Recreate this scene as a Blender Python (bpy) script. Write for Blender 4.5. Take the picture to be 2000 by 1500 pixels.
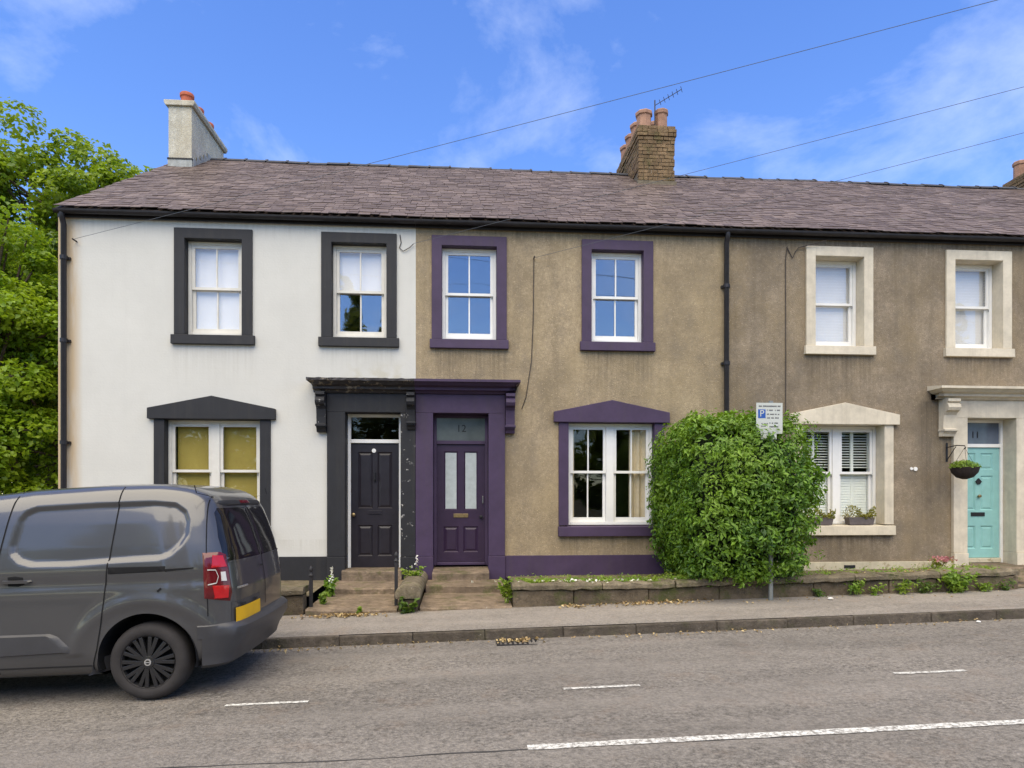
import bpy, bmesh, math, random
import numpy as np
from mathutils import Vector, Matrix
from mathutils.bvhtree import BVHTree

for o in list(bpy.data.objects):
    bpy.data.objects.remove(o)
SC = bpy.context.scene
COL = SC.collection
R = math.radians

# ------------------------------------------------------------------ camera
cam = bpy.data.cameras.new('camera')
cam.sensor_width = 36.0
cam.lens = 36.0 * 1300 / 2000
cam.shift_y = 0.110
cam.clip_start = 0.05
cam.clip_end = 3000
camo = bpy.data.objects.new('camera', cam)
COL.objects.link(camo)
camo.location = (0, 0, 1.65)
camo.rotation_euler = (R(90), 0, R(-4.25))
SC.camera = camo

# ------------------------------------------------------------------ sky, sun, exposure
SUN_EL, SUN_AZ = R(63), R(192)          # azimuth clockwise from +Y: behind the camera
world = bpy.data.worlds.new('World')
SC.world = world
world.use_nodes = True
nt = world.node_tree
nt.nodes.clear()
out = nt.nodes.new('ShaderNodeOutputWorld')
bg = nt.nodes.new('ShaderNodeBackground')
sky = nt.nodes.new('ShaderNodeTexSky')
sky.sky_type = 'NISHITA'
sky.sun_disc = False
sky.sun_elevation = SUN_EL
sky.sun_rotation = SUN_AZ
sky.altitude = 0
sky.air_density = 1.15
sky.dust_density = 0.05
sky.ozone_density = 4.0
bg.inputs['Strength'].default_value = 0.15
tc = nt.nodes.new('ShaderNodeTexCoord')
mp = nt.nodes.new('ShaderNodeMapping')
mp.inputs['Scale'].default_value = (1.0, 1.0, 1.6)
mp.inputs['Rotation'].default_value = (0.3, 0.5, 0.2)
mp.inputs['Location'].default_value = (12.35, 2.53, 0.04)
n1 = nt.nodes.new('ShaderNodeTexNoise')
n1.inputs['Scale'].default_value = 3.4
n1.inputs['Detail'].default_value = 9
n1.inputs['Roughness'].default_value = 0.6
n1.inputs['Distortion'].default_value = 0.25
cr = nt.nodes.new('ShaderNodeValToRGB')
cr.color_ramp.elements[0].position = 0.49
cr.color_ramp.elements[0].color = (0, 0, 0, 1)
cr.color_ramp.elements[1].position = 0.82
cr.color_ramp.elements[1].color = (0.48, 0.48, 0.48, 1)
mix = nt.nodes.new('ShaderNodeMix')
mix.data_type = 'RGBA'
mix.inputs['B'].default_value = (5.2, 5.6, 6.2, 1)
hsv = nt.nodes.new('ShaderNodeHueSaturation')
hsv.inputs['Saturation'].default_value = 1.20
hsv.inputs['Value'].default_value = 1.08
hsv.inputs['Hue'].default_value = 0.515
L = nt.links.new
L(tc.outputs['Generated'], mp.inputs['Vector'])
L(mp.outputs['Vector'], n1.inputs['Vector'])
L(n1.outputs['Fac'], cr.inputs['Fac'])
L(cr.outputs['Color'], mix.inputs['Factor'])
L(sky.outputs['Color'], hsv.inputs['Color'])
L(hsv.outputs['Color'], mix.inputs['A'])
L(mix.outputs['Result'], bg.inputs['Color'])
L(bg.outputs['Background'], out.inputs['Surface'])

sun = bpy.data.lights.new('sun', 'SUN')
sun.energy = 3.7
sun.angle = R(80)
sun.color = (1.0, 0.86, 0.55)
suno = bpy.data.objects.new('sun', sun)
COL.objects.link(suno)
sd = Vector((math.sin(SUN_AZ) * math.cos(SUN_EL), math.cos(SUN_AZ) * math.cos(SUN_EL), math.sin(SUN_EL)))
suno.rotation_euler = sd.to_track_quat('Z', 'Y').to_euler()
suno.location = (0, -20, 30)
vs = SC.view_settings
vs.view_transform = 'Standard'
vs.look = 'None'
vs.exposure = 0.75
vs.gamma = 1.0
vs.use_curve_mapping = False

# ------------------------------------------------------------------ materials
MATS = {}


class NB:
    """a small node-graph helper"""
    def __init__(s, name, rough=0.8, spec=0.35, metal=0.0):
        m = bpy.data.materials.new(name)
        m.use_nodes = True
        s.m, s.t = m, m.node_tree
        s.bsdf = s.t.nodes['Principled BSDF']
        s.bsdf.inputs['Roughness'].default_value = rough
        s.bsdf.inputs['Specular IOR Level'].default_value = spec
        s.bsdf.inputs['Metallic'].default_value = metal
        s.geo = s.t.nodes.new('ShaderNodeNewGeometry')
        MATS[name] = m

    def pos(s, scale=(1, 1, 1)):
        n = s.t.nodes.new('ShaderNodeMapping')
        n.inputs['Scale'].default_value = scale
        s.t.links.new(s.geo.outputs['Position'], n.inputs['Vector'])
        return n.outputs['Vector']

    def noise(s, scale, detail=5, rough=0.6, vec=None, out='Fac', dist=0.0):
        n = s.t.nodes.new('ShaderNodeTexNoise')
        n.inputs['Scale'].default_value = scale
        n.inputs['Detail'].default_value = detail
        n.inputs['Roughness'].default_value = rough
        n.inputs['Distortion'].default_value = dist
        s.t.links.new(vec if vec is not None else s.geo.outputs['Position'], n.inputs['Vector'])
        return n.outputs[out]

    def voro(s, scale, vec=None, out='Distance', feat='F1'):
        n = s.t.nodes.new('ShaderNodeTexVoronoi')
        n.feature = feat
        n.inputs['Scale'].default_value = scale
        s.t.links.new(vec if vec is not None else s.geo.outputs['Position'], n.inputs['Vector'])
        return n.outputs[out]

    def ramp(s, fac, a, b, ca=(0, 0, 0), cb=(1, 1, 1)):
        n = s.t.nodes.new('ShaderNodeValToRGB')
        e = n.color_ramp.elements
        e[0].position, e[1].position = a, b
        e[0].color, e[1].color = (*ca, 1), (*cb, 1)
        s.t.links.new(fac, n.inputs['Fac'])
        return n.outputs['Color']

    def mix(s, fac, a, b, mode='MIX'):
        n = s.t.nodes.new('ShaderNodeMix')
        n.data_type = 'RGBA'
        n.blend_type = mode
        for k, v in (('Factor', fac), ('A', a), ('B', b)):
            if isinstance(v, (int, float)):
                n.inputs[k].default_value = v
            elif isinstance(v, tuple):
                n.inputs[k].default_value = (*v, 1)
            else:
                s.t.links.new(v, n.inputs[k])
        return n.outputs['Result']

    def math(s, op, a, b=0.0):
        n = s.t.nodes.new('ShaderNodeMath')
        n.operation = op
        n.use_clamp = op in ('ADD', 'MULTIPLY', 'SUBTRACT')
        for i, v in enumerate((a, b)):
            if isinstance(v, (int, float)):
                n.inputs[i].default_value = v
            else:
                s.t.links.new(v, n.inputs[i])
        return n.outputs[0]

    def sep(s, axis):
        n = s.t.nodes.new('ShaderNodeSeparateXYZ')
        s.t.links.new(s.geo.outputs['Position'], n.inputs[0])
        return n.outputs[axis]

    def rng(s, v, a, b, c=0.0, d=1.0):
        n = s.t.nodes.new('ShaderNodeMapRange')
        n.inputs['From Min'].default_value, n.inputs['From Max'].default_value = a, b
        n.inputs['To Min'].default_value, n.inputs['To Max'].default_value = c, d
        s.t.links.new(v, n.inputs['Value'])
        return n.outputs[0]

    def objrand(s):
        n = s.t.nodes.new('ShaderNodeObjectInfo')
        return n.outputs['Random']

    def island(s):
        return s.geo.outputs['Random Per Island']

    def color(s, c):
        if isinstance(c, tuple):
            s.bsdf.inputs['Base Color'].default_value = (*c, 1)
        else:
            s.t.links.new(c, s.bsdf.inputs['Base Color'])
        return s

    def bump(s, h, strength=0.3, dist=0.01):
        n = s.t.nodes.new('ShaderNodeBump')
        n.inputs['Strength'].default_value = strength
        n.inputs['Distance'].default_value = dist
        s.t.links.new(h, n.inputs['Height'])
        s.t.links.new(n.outputs['Normal'], s.bsdf.inputs['Normal'])
        return s

    def rough(s, v):
        s.t.links.new(v, s.bsdf.inputs['Roughness'])
        return s


def runs(b, c, spots, col, amt):
    """rain-washed runs below sills and hoods: (x0, x1, z top, length)"""
    x, z = b.sep(0), b.sep(2)
    n = b.ramp(b.noise(1.0, 6, 0.7, b.pos((16, 1, 0.5))), 0.42, 0.66)
    for x0, x1, zt, ln in spots:
        m = b.math('MULTIPLY', b.rng(x, x0 - .03, x0 + .05), b.rng(x, x1 + .03, x1 - .05))
        m = b.math('MULTIPLY', m, b.math('MULTIPLY', b.rng(z, zt - ln, zt), b.rng(z, zt + .01, zt)))
        c = b.mix(b.math('MULTIPLY', b.math('MULTIPLY', m, n), amt), c, col)
    return c


def scl(c, k):
    return tuple(min(1, x * k) for x in c)


def simple(name, col, rough=0.6, var=0.12, scale=6, bump=0.08, bscale=60, spec=0.35, metal=0.0, obj=0.0):
    b = NB(name, rough, spec, metal)
    c = b.mix(b.ramp(b.noise(scale, 6), 0.3, 0.7), scl(col, 1 - var), scl(col, 1 + var))
    if obj:
        c = b.mix(b.rng(b.objrand(), 0, 1, 0, obj), c, scl(col, 0.35))
    b.color(c)
    if bump:
        b.bump(b.noise(bscale, 4), bump, 0.01)
    return b.m


def roughcast(name, col, dark, tint, stain, spots=()):
    b = NB(name, 0.95, 0.15)
    fine = b.noise(62, 3, 0.7)
    c = b.mix(b.ramp(fine, 0.32, 0.68), scl(col, 0.72), scl(col, 1.28))
    c = b.mix(b.ramp(b.noise(17, 5, 0.75), 0.34, 0.62, (0.85, 0.85, 0.85), (0, 0, 0)), c, scl(col, 0.62))
    c = b.mix(b.ramp(b.noise(24, 4, 0.7), 0.56, 0.70, (0, 0, 0), (0.7, 0.7, 0.7)), c, scl(col, 1.5))
    c = b.mix(b.ramp(b.noise(4.5, 6, 0.7), 0.40, 0.66, (0, 0, 0), (0.45, 0.45, 0.45)), c, scl(dark, 1.1))
    c = b.mix(b.ramp(b.noise(0.9, 7, 0.68), 0.40, 0.64), c, b.mix(0.7, c, dark))
    c = b.mix(b.ramp(b.noise(2.3, 7, 0.72, b.pos((1.2, 1, 0.8))), 0.5, 0.66, (0, 0, 0), (0.5, 0.5, 0.5)), c, b.mix(0.5, dark, (0.20, 0.175, 0.15)))
    c = b.mix(b.ramp(b.noise(1.7, 5, 0.6, b.pos((1.0, 1.0, 0.55))), 0.45, 0.75), c, b.mix(0.45, c, tint))
    streak = b.noise(1.0, 5, 0.6, b.pos((5.5, 1, 0.28)))
    c = b.mix(b.ramp(streak, 0.52, 0.78, (0, 0, 0), (stain, stain, stain)), c, dark)
    specks = b.voro(21)
    c = b.mix(b.ramp(specks, 0.05, 0.17, (0.5, 0.5, 0.5), (0, 0, 0)), c, scl(col, 1.75))
    pale = b.ramp(b.noise(3.1, 8, 0.75), 0.66, 0.8)
    c = b.mix(b.math('MULTIPLY', pale, 0.35), c, (0.36, 0.33, 0.29))
    if spots:
        c = runs(b, c, spots, scl(dark, 0.75), 0.85)
    b.color(c)
    h = b.math('ADD', b.math('MULTIPLY', b.voro(80), 0.6), b.math('MULTIPLY', fine, 0.6))
    b.bump(h, 0.6, 0.014)
    return b.m


def painted_wall():
    b = NB('white_painted_render', 0.85, 0.2)
    base = (0.61, 0.595, 0.545)
    c = b.mix(b.ramp(b.noise(1.3, 7, 0.65), 0.3, 0.75), base, scl(base, 0.90))
    cours = b.t.nodes.new('ShaderNodeTexBrick')
    cours.inputs['Scale'].default_value = 1.0
    cours.inputs['Brick Width'].default_value = 0.42
    cours.inputs['Row Height'].default_value = 0.085
    cours.inputs['Mortar Size'].default_value = 0.012
    cours.inputs['Mortar Smooth'].default_value = 0.8
    comb = b.t.nodes.new('ShaderNodeCombineXYZ')
    sp = b.t.nodes.new('ShaderNodeSeparateXYZ')
    wob = b.mix(0.985, b.noise(2.2, 3, 0.5, out='Color'), b.geo.outputs['Position'])
    b.t.links.new(wob, sp.inputs[0])
    b.t.links.new(sp.outputs[0], comb.inputs[0])
    b.t.links.new(sp.outputs[2], comb.inputs[1])
    b.t.links.new(comb.outputs[0], cours.inputs['Vector'])
    c = b.mix(b.math('MULTIPLY', cours.outputs['Fac'], 0.02), c, (0.45, 0.44, 0.40))
    x = b.sep(0)
    rust = b.math('MULTIPLY', b.rng(x, -6.14, -5.98, 1, 0), b.ramp(b.noise(1.4, 6, 0.6, b.pos((3, 1, 0.5))), 0.25, 0.5))
    c = b.mix(b.math('MULTIPLY', rust, 0.9), c, (0.50, 0.37, 0.22))
    z = b.sep(2)
    damp = b.math('MULTIPLY', b.rng(z, 3.9, 3.5, 0, 1), b.math('MULTIPLY', b.rng(x, -2.0, -1.7, 0, 1), b.ramp(b.noise(4, 6), 0.45, 0.6)))
    damp = b.math('MULTIPLY', damp, b.rng(z, 3.4, 3.5, 0, 1))
    c = b.mix(b.math('MULTIPLY', damp, 0.5), c, (0.42, 0.36, 0.2))
    grime = b.ramp(b.noise(1.0, 7, 0.65, b.pos((4, 1, 0.3))), 0.5, 0.75)
    c = b.mix(b.math('MULTIPLY', grime, 0.09), c, (0.40, 0.38, 0.34))
    c = b.mix(b.ramp(b.noise(5, 8, 0.75), 0.58, 0.75, (0, 0, 0), (0.18, 0.18, 0.18)), c, (0.42, 0.40, 0.36))
    c = runs(b, c, [(-4.62, -3.33, 4.09, 0.7), (-2.3, -1.06, 4.09, 0.5), (-6.3, -0.77, 6.06, 0.3), (-5.0, -2.2, 0.95, 0.3)], (0.36, 0.33, 0.27), 0.4)
    b.color(c)
    h = b.math('SUBTRACT', b.noise(30, 4), b.math('MULTIPLY', cours.outputs['Fac'], 0.07))
    b.bump(h, 0.2, 0.012)
    return b.m


def stone(name, col, moss=0.35, obj=0.35):
    b = NB(name, 0.92, 0.2)
    c = b.mix(b.ramp(b.noise(7, 8, 0.75), 0.32, 0.68), scl(col, 0.45), scl(col, 1.45))
    c = b.mix(b.ramp(b.noise(1.6, 6, 0.7), 0.42, 0.68, (0, 0, 0), (0.6, 0.6, 0.6)), c, scl(col, 0.42))
    c = b.mix(b.math('MULTIPLY', b.objrand(), obj), c, scl(col, 0.45))
    c = b.mix(b.ramp(b.noise(3.3, 6, 0.7), 0.52, 0.66, (0, 0, 0), (moss, moss, moss)), c, (0.085, 0.095, 0.03))
    c = b.mix(b.ramp(b.noise(16, 4, 0.7), 0.66, 0.72, (0, 0, 0), (0.55, 0.55, 0.55)), c, (0.42, 0.39, 0.32))
    b.color(c).bump(b.noise(22, 8, 0.75), 0.9, 0.04)
    return b.m


def slate_mat():
    b = NB('weathered_slate', 0.62, 0.35)
    r = b.island()
    c = b.mix(r, (0.072, 0.049, 0.042), (0.160, 0.118, 0.102))
    c = b.mix(b.ramp(b.noise(0.9, 7, 0.7), 0.42, 0.62), c, b.mix(0.65, c, (0.070, 0.047, 0.038)))
    c = b.mix(b.ramp(b.noise(5, 8, 0.8), 0.54, 0.68, (0, 0, 0), (0.6, 0.6, 0.6)), c, (0.26, 0.215, 0.195))
    c = b.mix(b.ramp(b.noise(1.2, 6, 0.7), 0.6, 0.72, (0, 0, 0), (0.4, 0.4, 0.4)), c, (0.11, 0.10, 0.05))
    b.color(c).bump(b.noise(40, 5), 0.3, 0.01)
    return b.m


def asphalt(name, col, contrast=0.5, patch=0.2):
    b = NB(name, 0.88, 0.25)
    c = b.mix(b.ramp(b.noise(27, 7, 0.85), 0.40, 0.60), scl(col, 1 - contrast), scl(col, 1 + contrast))
    chips = b.voro(44)
    c = b.mix(b.ramp(chips, 0.08, 0.22, (0.65, 0.65, 0.65), (0, 0, 0)), c, scl(col, 2.3))
    c = b.mix(b.ramp(b.noise(0.8, 6, 0.65, b.pos((0.5, 1.6, 1))), 0.35, 0.7), c, b.mix(patch, c, scl(col, 0.4)))
    c = b.mix(b.ramp(b.noise(6, 6, 0.7), 0.45, 0.72, (0, 0, 0), (0.35, 0.35, 0.35)), c, scl(col, 1.55))
    c = b.mix(b.ramp(b.noise(2.5, 6, 0.7), 0.55, 0.75, (0, 0, 0), (0.4, 0.4, 0.4)), c, (col[0] * 1.1, col[1] * 0.82, col[2] * 0.62))
    c = b.mix(b.ramp(b.noise(1.0, 5, 0.6, b.pos((0.12, 1.5, 1))), 0.45, 0.62, (0, 0, 0), (0.38, 0.38, 0.38)), c, scl(col, 1.45))
    c = b.mix(b.ramp(b.noise(0.45, 7, 0.75), 0.58, 0.66, (0, 0, 0), (0.45, 0.45, 0.45)), c, scl(col, 0.62))
    b.color(c).bump(b.math('ADD', b.noise(45, 5, 0.75), b.math('MULTIPLY', chips, 0.6)), 0.9, 0.016)
    return b.m


def leaf_mat(name, dark, light, trans=0.35, yellow=None):
    b = NB(name, 0.45, 0.4)
    r = b.island()
    c = b.mix(r, dark, light)
    if yellow:
        c = b.mix(b.ramp(b.noise(1.6, 4), 0.42, 0.66), c, b.mix(0.6, c, yellow))
    b.color(c)
    tr = b.t.nodes.new('ShaderNodeBsdfTranslucent')
    b.t.links.new(b.mix(0.5, c, (light[0] * 1.5, light[1] * 1.4, light[2] * 0.7)), tr.inputs['Color'])
    ms = b.t.nodes.new('ShaderNodeMixShader')
    ms.inputs[0].default_value = trans
    b.t.links.new(b.bsdf.outputs[0], ms.inputs[1])
    b.t.links.new(tr.outputs[0], ms.inputs[2])
    b.t.links.new(ms.outputs[0], b.t.nodes['Material Output'].inputs['Surface'])
    return b.m


def glass_mat(name, extra=0.14, tint=(1, 1, 1)):
    m = bpy.data.materials.new(name)
    m.use_nodes = True
    t = m.node_tree
    t.nodes.clear()
    o = t.nodes.new('ShaderNodeOutputMaterial')
    ms = t.nodes.new('ShaderNodeMixShader')
    tr = t.nodes.new('ShaderNodeBsdfTransparent')
    tr.inputs[0].default_value = (*tint, 1)
    gl = t.nodes.new('ShaderNodeBsdfGlossy')
    gl.inputs['Roughness'].default_value = 0.015
    fr = t.nodes.new('ShaderNodeLayerWeight')
    fr.inputs['Blend'].default_value = 0.5
    pw = t.nodes.new('ShaderNodeMath')
    pw.operation = 'POWER'
    pw.inputs[1].default_value = 4.5
    t.links.new(fr.outputs['Facing'], pw.inputs[0])
    ad = t.nodes.new('ShaderNodeMath')
    ad.inputs[1].default_value = extra
    ad.use_clamp = True
    g = t.nodes.new('ShaderNodeNewGeometry')
    nz = t.nodes.new('ShaderNodeTexNoise')
    nz.inputs['Scale'].default_value = 1.6
    nz.inputs['Detail'].default_value = 1
    bp = t.nodes.new('ShaderNodeBump')
    bp.inputs['Strength'].default_value = 0.09
    bp.inputs['Distance'].default_value = 0.05
    t.links.new(g.outputs['Position'], nz.inputs['Vector'])
    t.links.new(nz.outputs['Fac'], bp.inputs['Height'])
    t.links.new(bp.outputs['Normal'], gl.inputs['Normal'])
    t.links.new(pw.outputs[0], ad.inputs[0])
    t.links.new(ad.outputs[0], ms.inputs[0])
    t.links.new(tr.outputs[0], ms.inputs[1])
    t.links.new(gl.outputs[0], ms.inputs[2])
    t.links.new(ms.outputs[0], o.inputs['Surface'])
    MATS[name] = m
    return m


def peeling(name, col, under, amount, zlo=None):
    b = NB(name, 0.6, 0.35)
    c = b.mix(b.ramp(b.noise(3, 7, 0.7), 0.3, 0.7), scl(col, 0.80), scl(col, 1.18))
    st = b.noise(1.0, 6, 0.65, b.pos((9, 9, 0.5)))
    c = b.mix(b.ramp(st, 0.52, 0.75, (0, 0, 0), (0.3, 0.3, 0.3)), c, b.mix(0.5, scl(col, 0.6), (0.10, 0.085, 0.065)))
    f = b.ramp(b.noise(9, 7, 0.72), amount, amount + 0.03)
    c = b.mix(f, c, under)
    b.color(c).bump(b.noise(50, 4), 0.12, 0.01)
    return b.m


PURPLE = (0.054, 0.033, 0.073)
CHAR = (0.018, 0.018, 0.021)
CREAM = (0.585, 0.52, 0.405)
M_WHITE = painted_wall()
M_BROWN = roughcast('brown_roughcast', (0.43, 0.34, 0.222), (0.20, 0.158, 0.102), (0.42, 0.325, 0.185), 0.5,
                    [(-0.5, 0.73, 4.09, 0.8), (1.98, 3.2, 4.09, 0.9), (1.6, 3.4, 1.0, 0.4), (-0.6, 1.0, 6.05, 0.25), (0.9, 4.4, 6.05, 0.3)])
M_GREY = roughcast('grey_brown_roughcast', (0.335, 0.27, 0.195), (0.135, 0.108, 0.076), (0.30, 0.225, 0.12), 0.65,
                   [(5.85, 7.06, 4.09, 0.9), (8.37, 9.6, 4.09, 0.5), (5.64, 7.42, 1.0, 0.45), (4.5, 9.9, 6.05, 0.3), (7.9, 8.5, 3.3, 2.4)])
M_PURPLE = peeling('purple_paint', PURPLE, (0.13, 0.10, 0.14), 0.72)
M_CHAR = peeling('charcoal_paint', CHAR, (0.10, 0.095, 0.09), 0.71)
M_CHAR_PEEL = peeling('flaking_charcoal_paint', scl(CHAR, 0.9), (0.42, 0.40, 0.37), 0.615)
M_CREAM = peeling('cream_paint', CREAM, (0.55, 0.47, 0.34), 0.66)
M_PLINTH_C = peeling('cream_plinth_paint', (0.50, 0.45, 0.33), (0.33, 0.28, 0.18), 0.58)
M_SASH = simple('white_gloss_paint', (0.78, 0.77, 0.74), 0.35, 0.05, 5, 0.03)
M_SASH_OLD = simple('old_white_paint', (0.68, 0.65, 0.58), 0.45, 0.08, 5, 0.05)
M_BLACK = simple('black_plastic_gutter', (0.018, 0.016, 0.018), 0.42, 0.3, 9, 0.05)
M_SLATE = slate_mat()
M_RIDGE = simple('dark_ridge_tile', (0.055, 0.058, 0.07), 0.75, 0.35, 7, 0.3, obj=0.5)
M_LEAD = simple('lead_flashing', (0.30, 0.31, 0.30), 0.6, 0.3, 8, 0.2)
M_DARK = simple('dark_interior', (0.05, 0.042, 0.035), 0.9, 0.2, 2, 0)
M_GLASS = glass_mat('window_glass', 0.20)
M_GLASS_DULL = glass_mat('plain_window_glass', 0.035)
M_GLASS_MID = glass_mat('old_window_glass', 0.075)
M_FROST = simple('frosted_glass', (0.42, 0.46, 0.46), 0.22, 0.1, 12, 0.05, spec=0.5)
M_FANLIGHT = simple('frosted_fanlight', (0.10, 0.115, 0.115), 0.15, 0.2, 3, 0.02, spec=0.6)
M_FANBLUE = simple('blue_grey_fanlight', (0.11, 0.135, 0.18), 0.12, 0.2, 3, 0.02, spec=0.6)
M_DOOR_W = simple('black_gloss_door', (0.021, 0.018, 0.024), 0.33, 0.15, 6, 0.04)
M_DOOR_P = simple('purple_gloss_door', (0.036, 0.020, 0.046), 0.36, 0.12, 6, 0.04)
M_DOOR_C = simple('duck_egg_blue_paint', (0.245, 0.475, 0.455), 0.42, 0.07, 6, 0.03)
M_BRASS = simple('tarnished_brass', (0.26, 0.19, 0.09), 0.4, 0.25, 20, 0.1, metal=0.7)
M_STEEL = simple('galvanised_steel', (0.24, 0.25, 0.24), 0.5, 0.15, 12, 0.05, metal=0.5)
M_IRON = peeling('flaking_iron_paint', (0.022, 0.021, 0.024), (0.5, 0.48, 0.46), 0.64)
M_STEP = stone('worn_sandstone_step', (0.27, 0.205, 0.145), 0.75)
M_STONE = stone('mossy_sandstone', (0.185, 0.145, 0.10), 0.85, 0.6)
M_COPE = stone('lichened_coping', (0.235, 0.195, 0.135), 0.8, 0.4)
M_BRICK = stone('weathered_chimney_brick', (0.275, 0.185, 0.105), 0.45, 0.6)
M_MORTAR = simple('chimney_mortar', (0.15, 0.125, 0.09), 0.95, 0.3, 20, 0.3)
M_POT = simple('terracotta_pot', (0.36, 0.205, 0.14), 0.8, 0.25, 10, 0.15, obj=0.3)
M_POTRED = simple('red_clay_pot', (0.36, 0.09, 0.045), 0.7, 0.3, 10, 0.15)
M_CHIMW = roughcast('grey_white_chimney_render', (0.60, 0.585, 0.52), (0.36, 0.33, 0.26), (0.60, 0.52, 0.37), 0.5)
M_ROAD = asphalt('worn_asphalt', (0.186, 0.168, 0.148), 0.62, 0.5)
M_PAVE = asphalt('tarmac_pavement', (0.240, 0.214, 0.186), 0.34, 0.5)
M_KERB = stone('kerb_stone', (0.150, 0.125, 0.10), 0.3, 0.5)
M_GROUND = stone('rough_ground', (0.11, 0.10, 0.06), 0.8, 0)
M_SOIL = stone('mossy_soil', (0.19, 0.155, 0.10), 0.75, 0)
M_PAINT = None
b_ = NB('worn_road_paint', 0.7, 0.3)
b_.color(b_.mix(b_.ramp(b_.noise(30, 8, 0.8), 0.46, 0.57), (0.62, 0.61, 0.57), (0.19, 0.175, 0.155))).bump(b_.noise(70, 3), 0.4, 0.01)
M_PAINT = b_.m
M_LAUREL = leaf_mat('laurel_leaf', (0.026, 0.078, 0.008), (0.165, 0.31, 0.024), 0.30, (0.24, 0.37, 0.03))
M_MAPLE = leaf_mat('maple_leaf', (0.060, 0.120, 0.010), (0.21, 0.32, 0.022), 0.42, (0.36, 0.43, 0.03))
M_MAPLE2 = leaf_mat('bright_maple_leaf', (0.08, 0.160, 0.010), (0.25, 0.39, 0.024), 0.45, (0.42, 0.52, 0.03))
M_IVY = leaf_mat('dark_ivy_leaf', (0.035, 0.075, 0.010), (0.115, 0.19, 0.022), 0.35)
M_WEED = leaf_mat('weed_leaf', (0.07, 0.15, 0.012), (0.22, 0.36, 0.04), 0.35, (0.28, 0.30, 0.04))
M_CONIFER = leaf_mat('conifer_needles', (0.10, 0.14, 0.03), (0.26, 0.30, 0.07), 0.5)
M_HEATHER = leaf_mat('box_plant_leaf', (0.08, 0.12, 0.015), (0.30, 0.32, 0.04), 0.3, (0.26, 0.14, 0.05))
M_PINK = leaf_mat('pink_petal', (0.34, 0.11, 0.13), (0.55, 0.25, 0.27), 0.3)
M_PETAL = leaf_mat('white_petal', (0.75, 0.75, 0.70), (0.86, 0.86, 0.82), 0.3)
M_DEAD = leaf_mat('dry_fallen_leaf', (0.16, 0.09, 0.035), (0.55, 0.42, 0.21), 0.15)
M_BARK = stone('tree_bark', (0.10, 0.075, 0.055), 0.3, 0)
M_CORE = simple('shrub_shade_core', (0.010, 0.018, 0.004), 0.95, 0.4, 12, 0.6)  # near-black stand-in for the shade inside the bush


# ------------------------------------------------------------------ mesh building
BASE = {}


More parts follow.
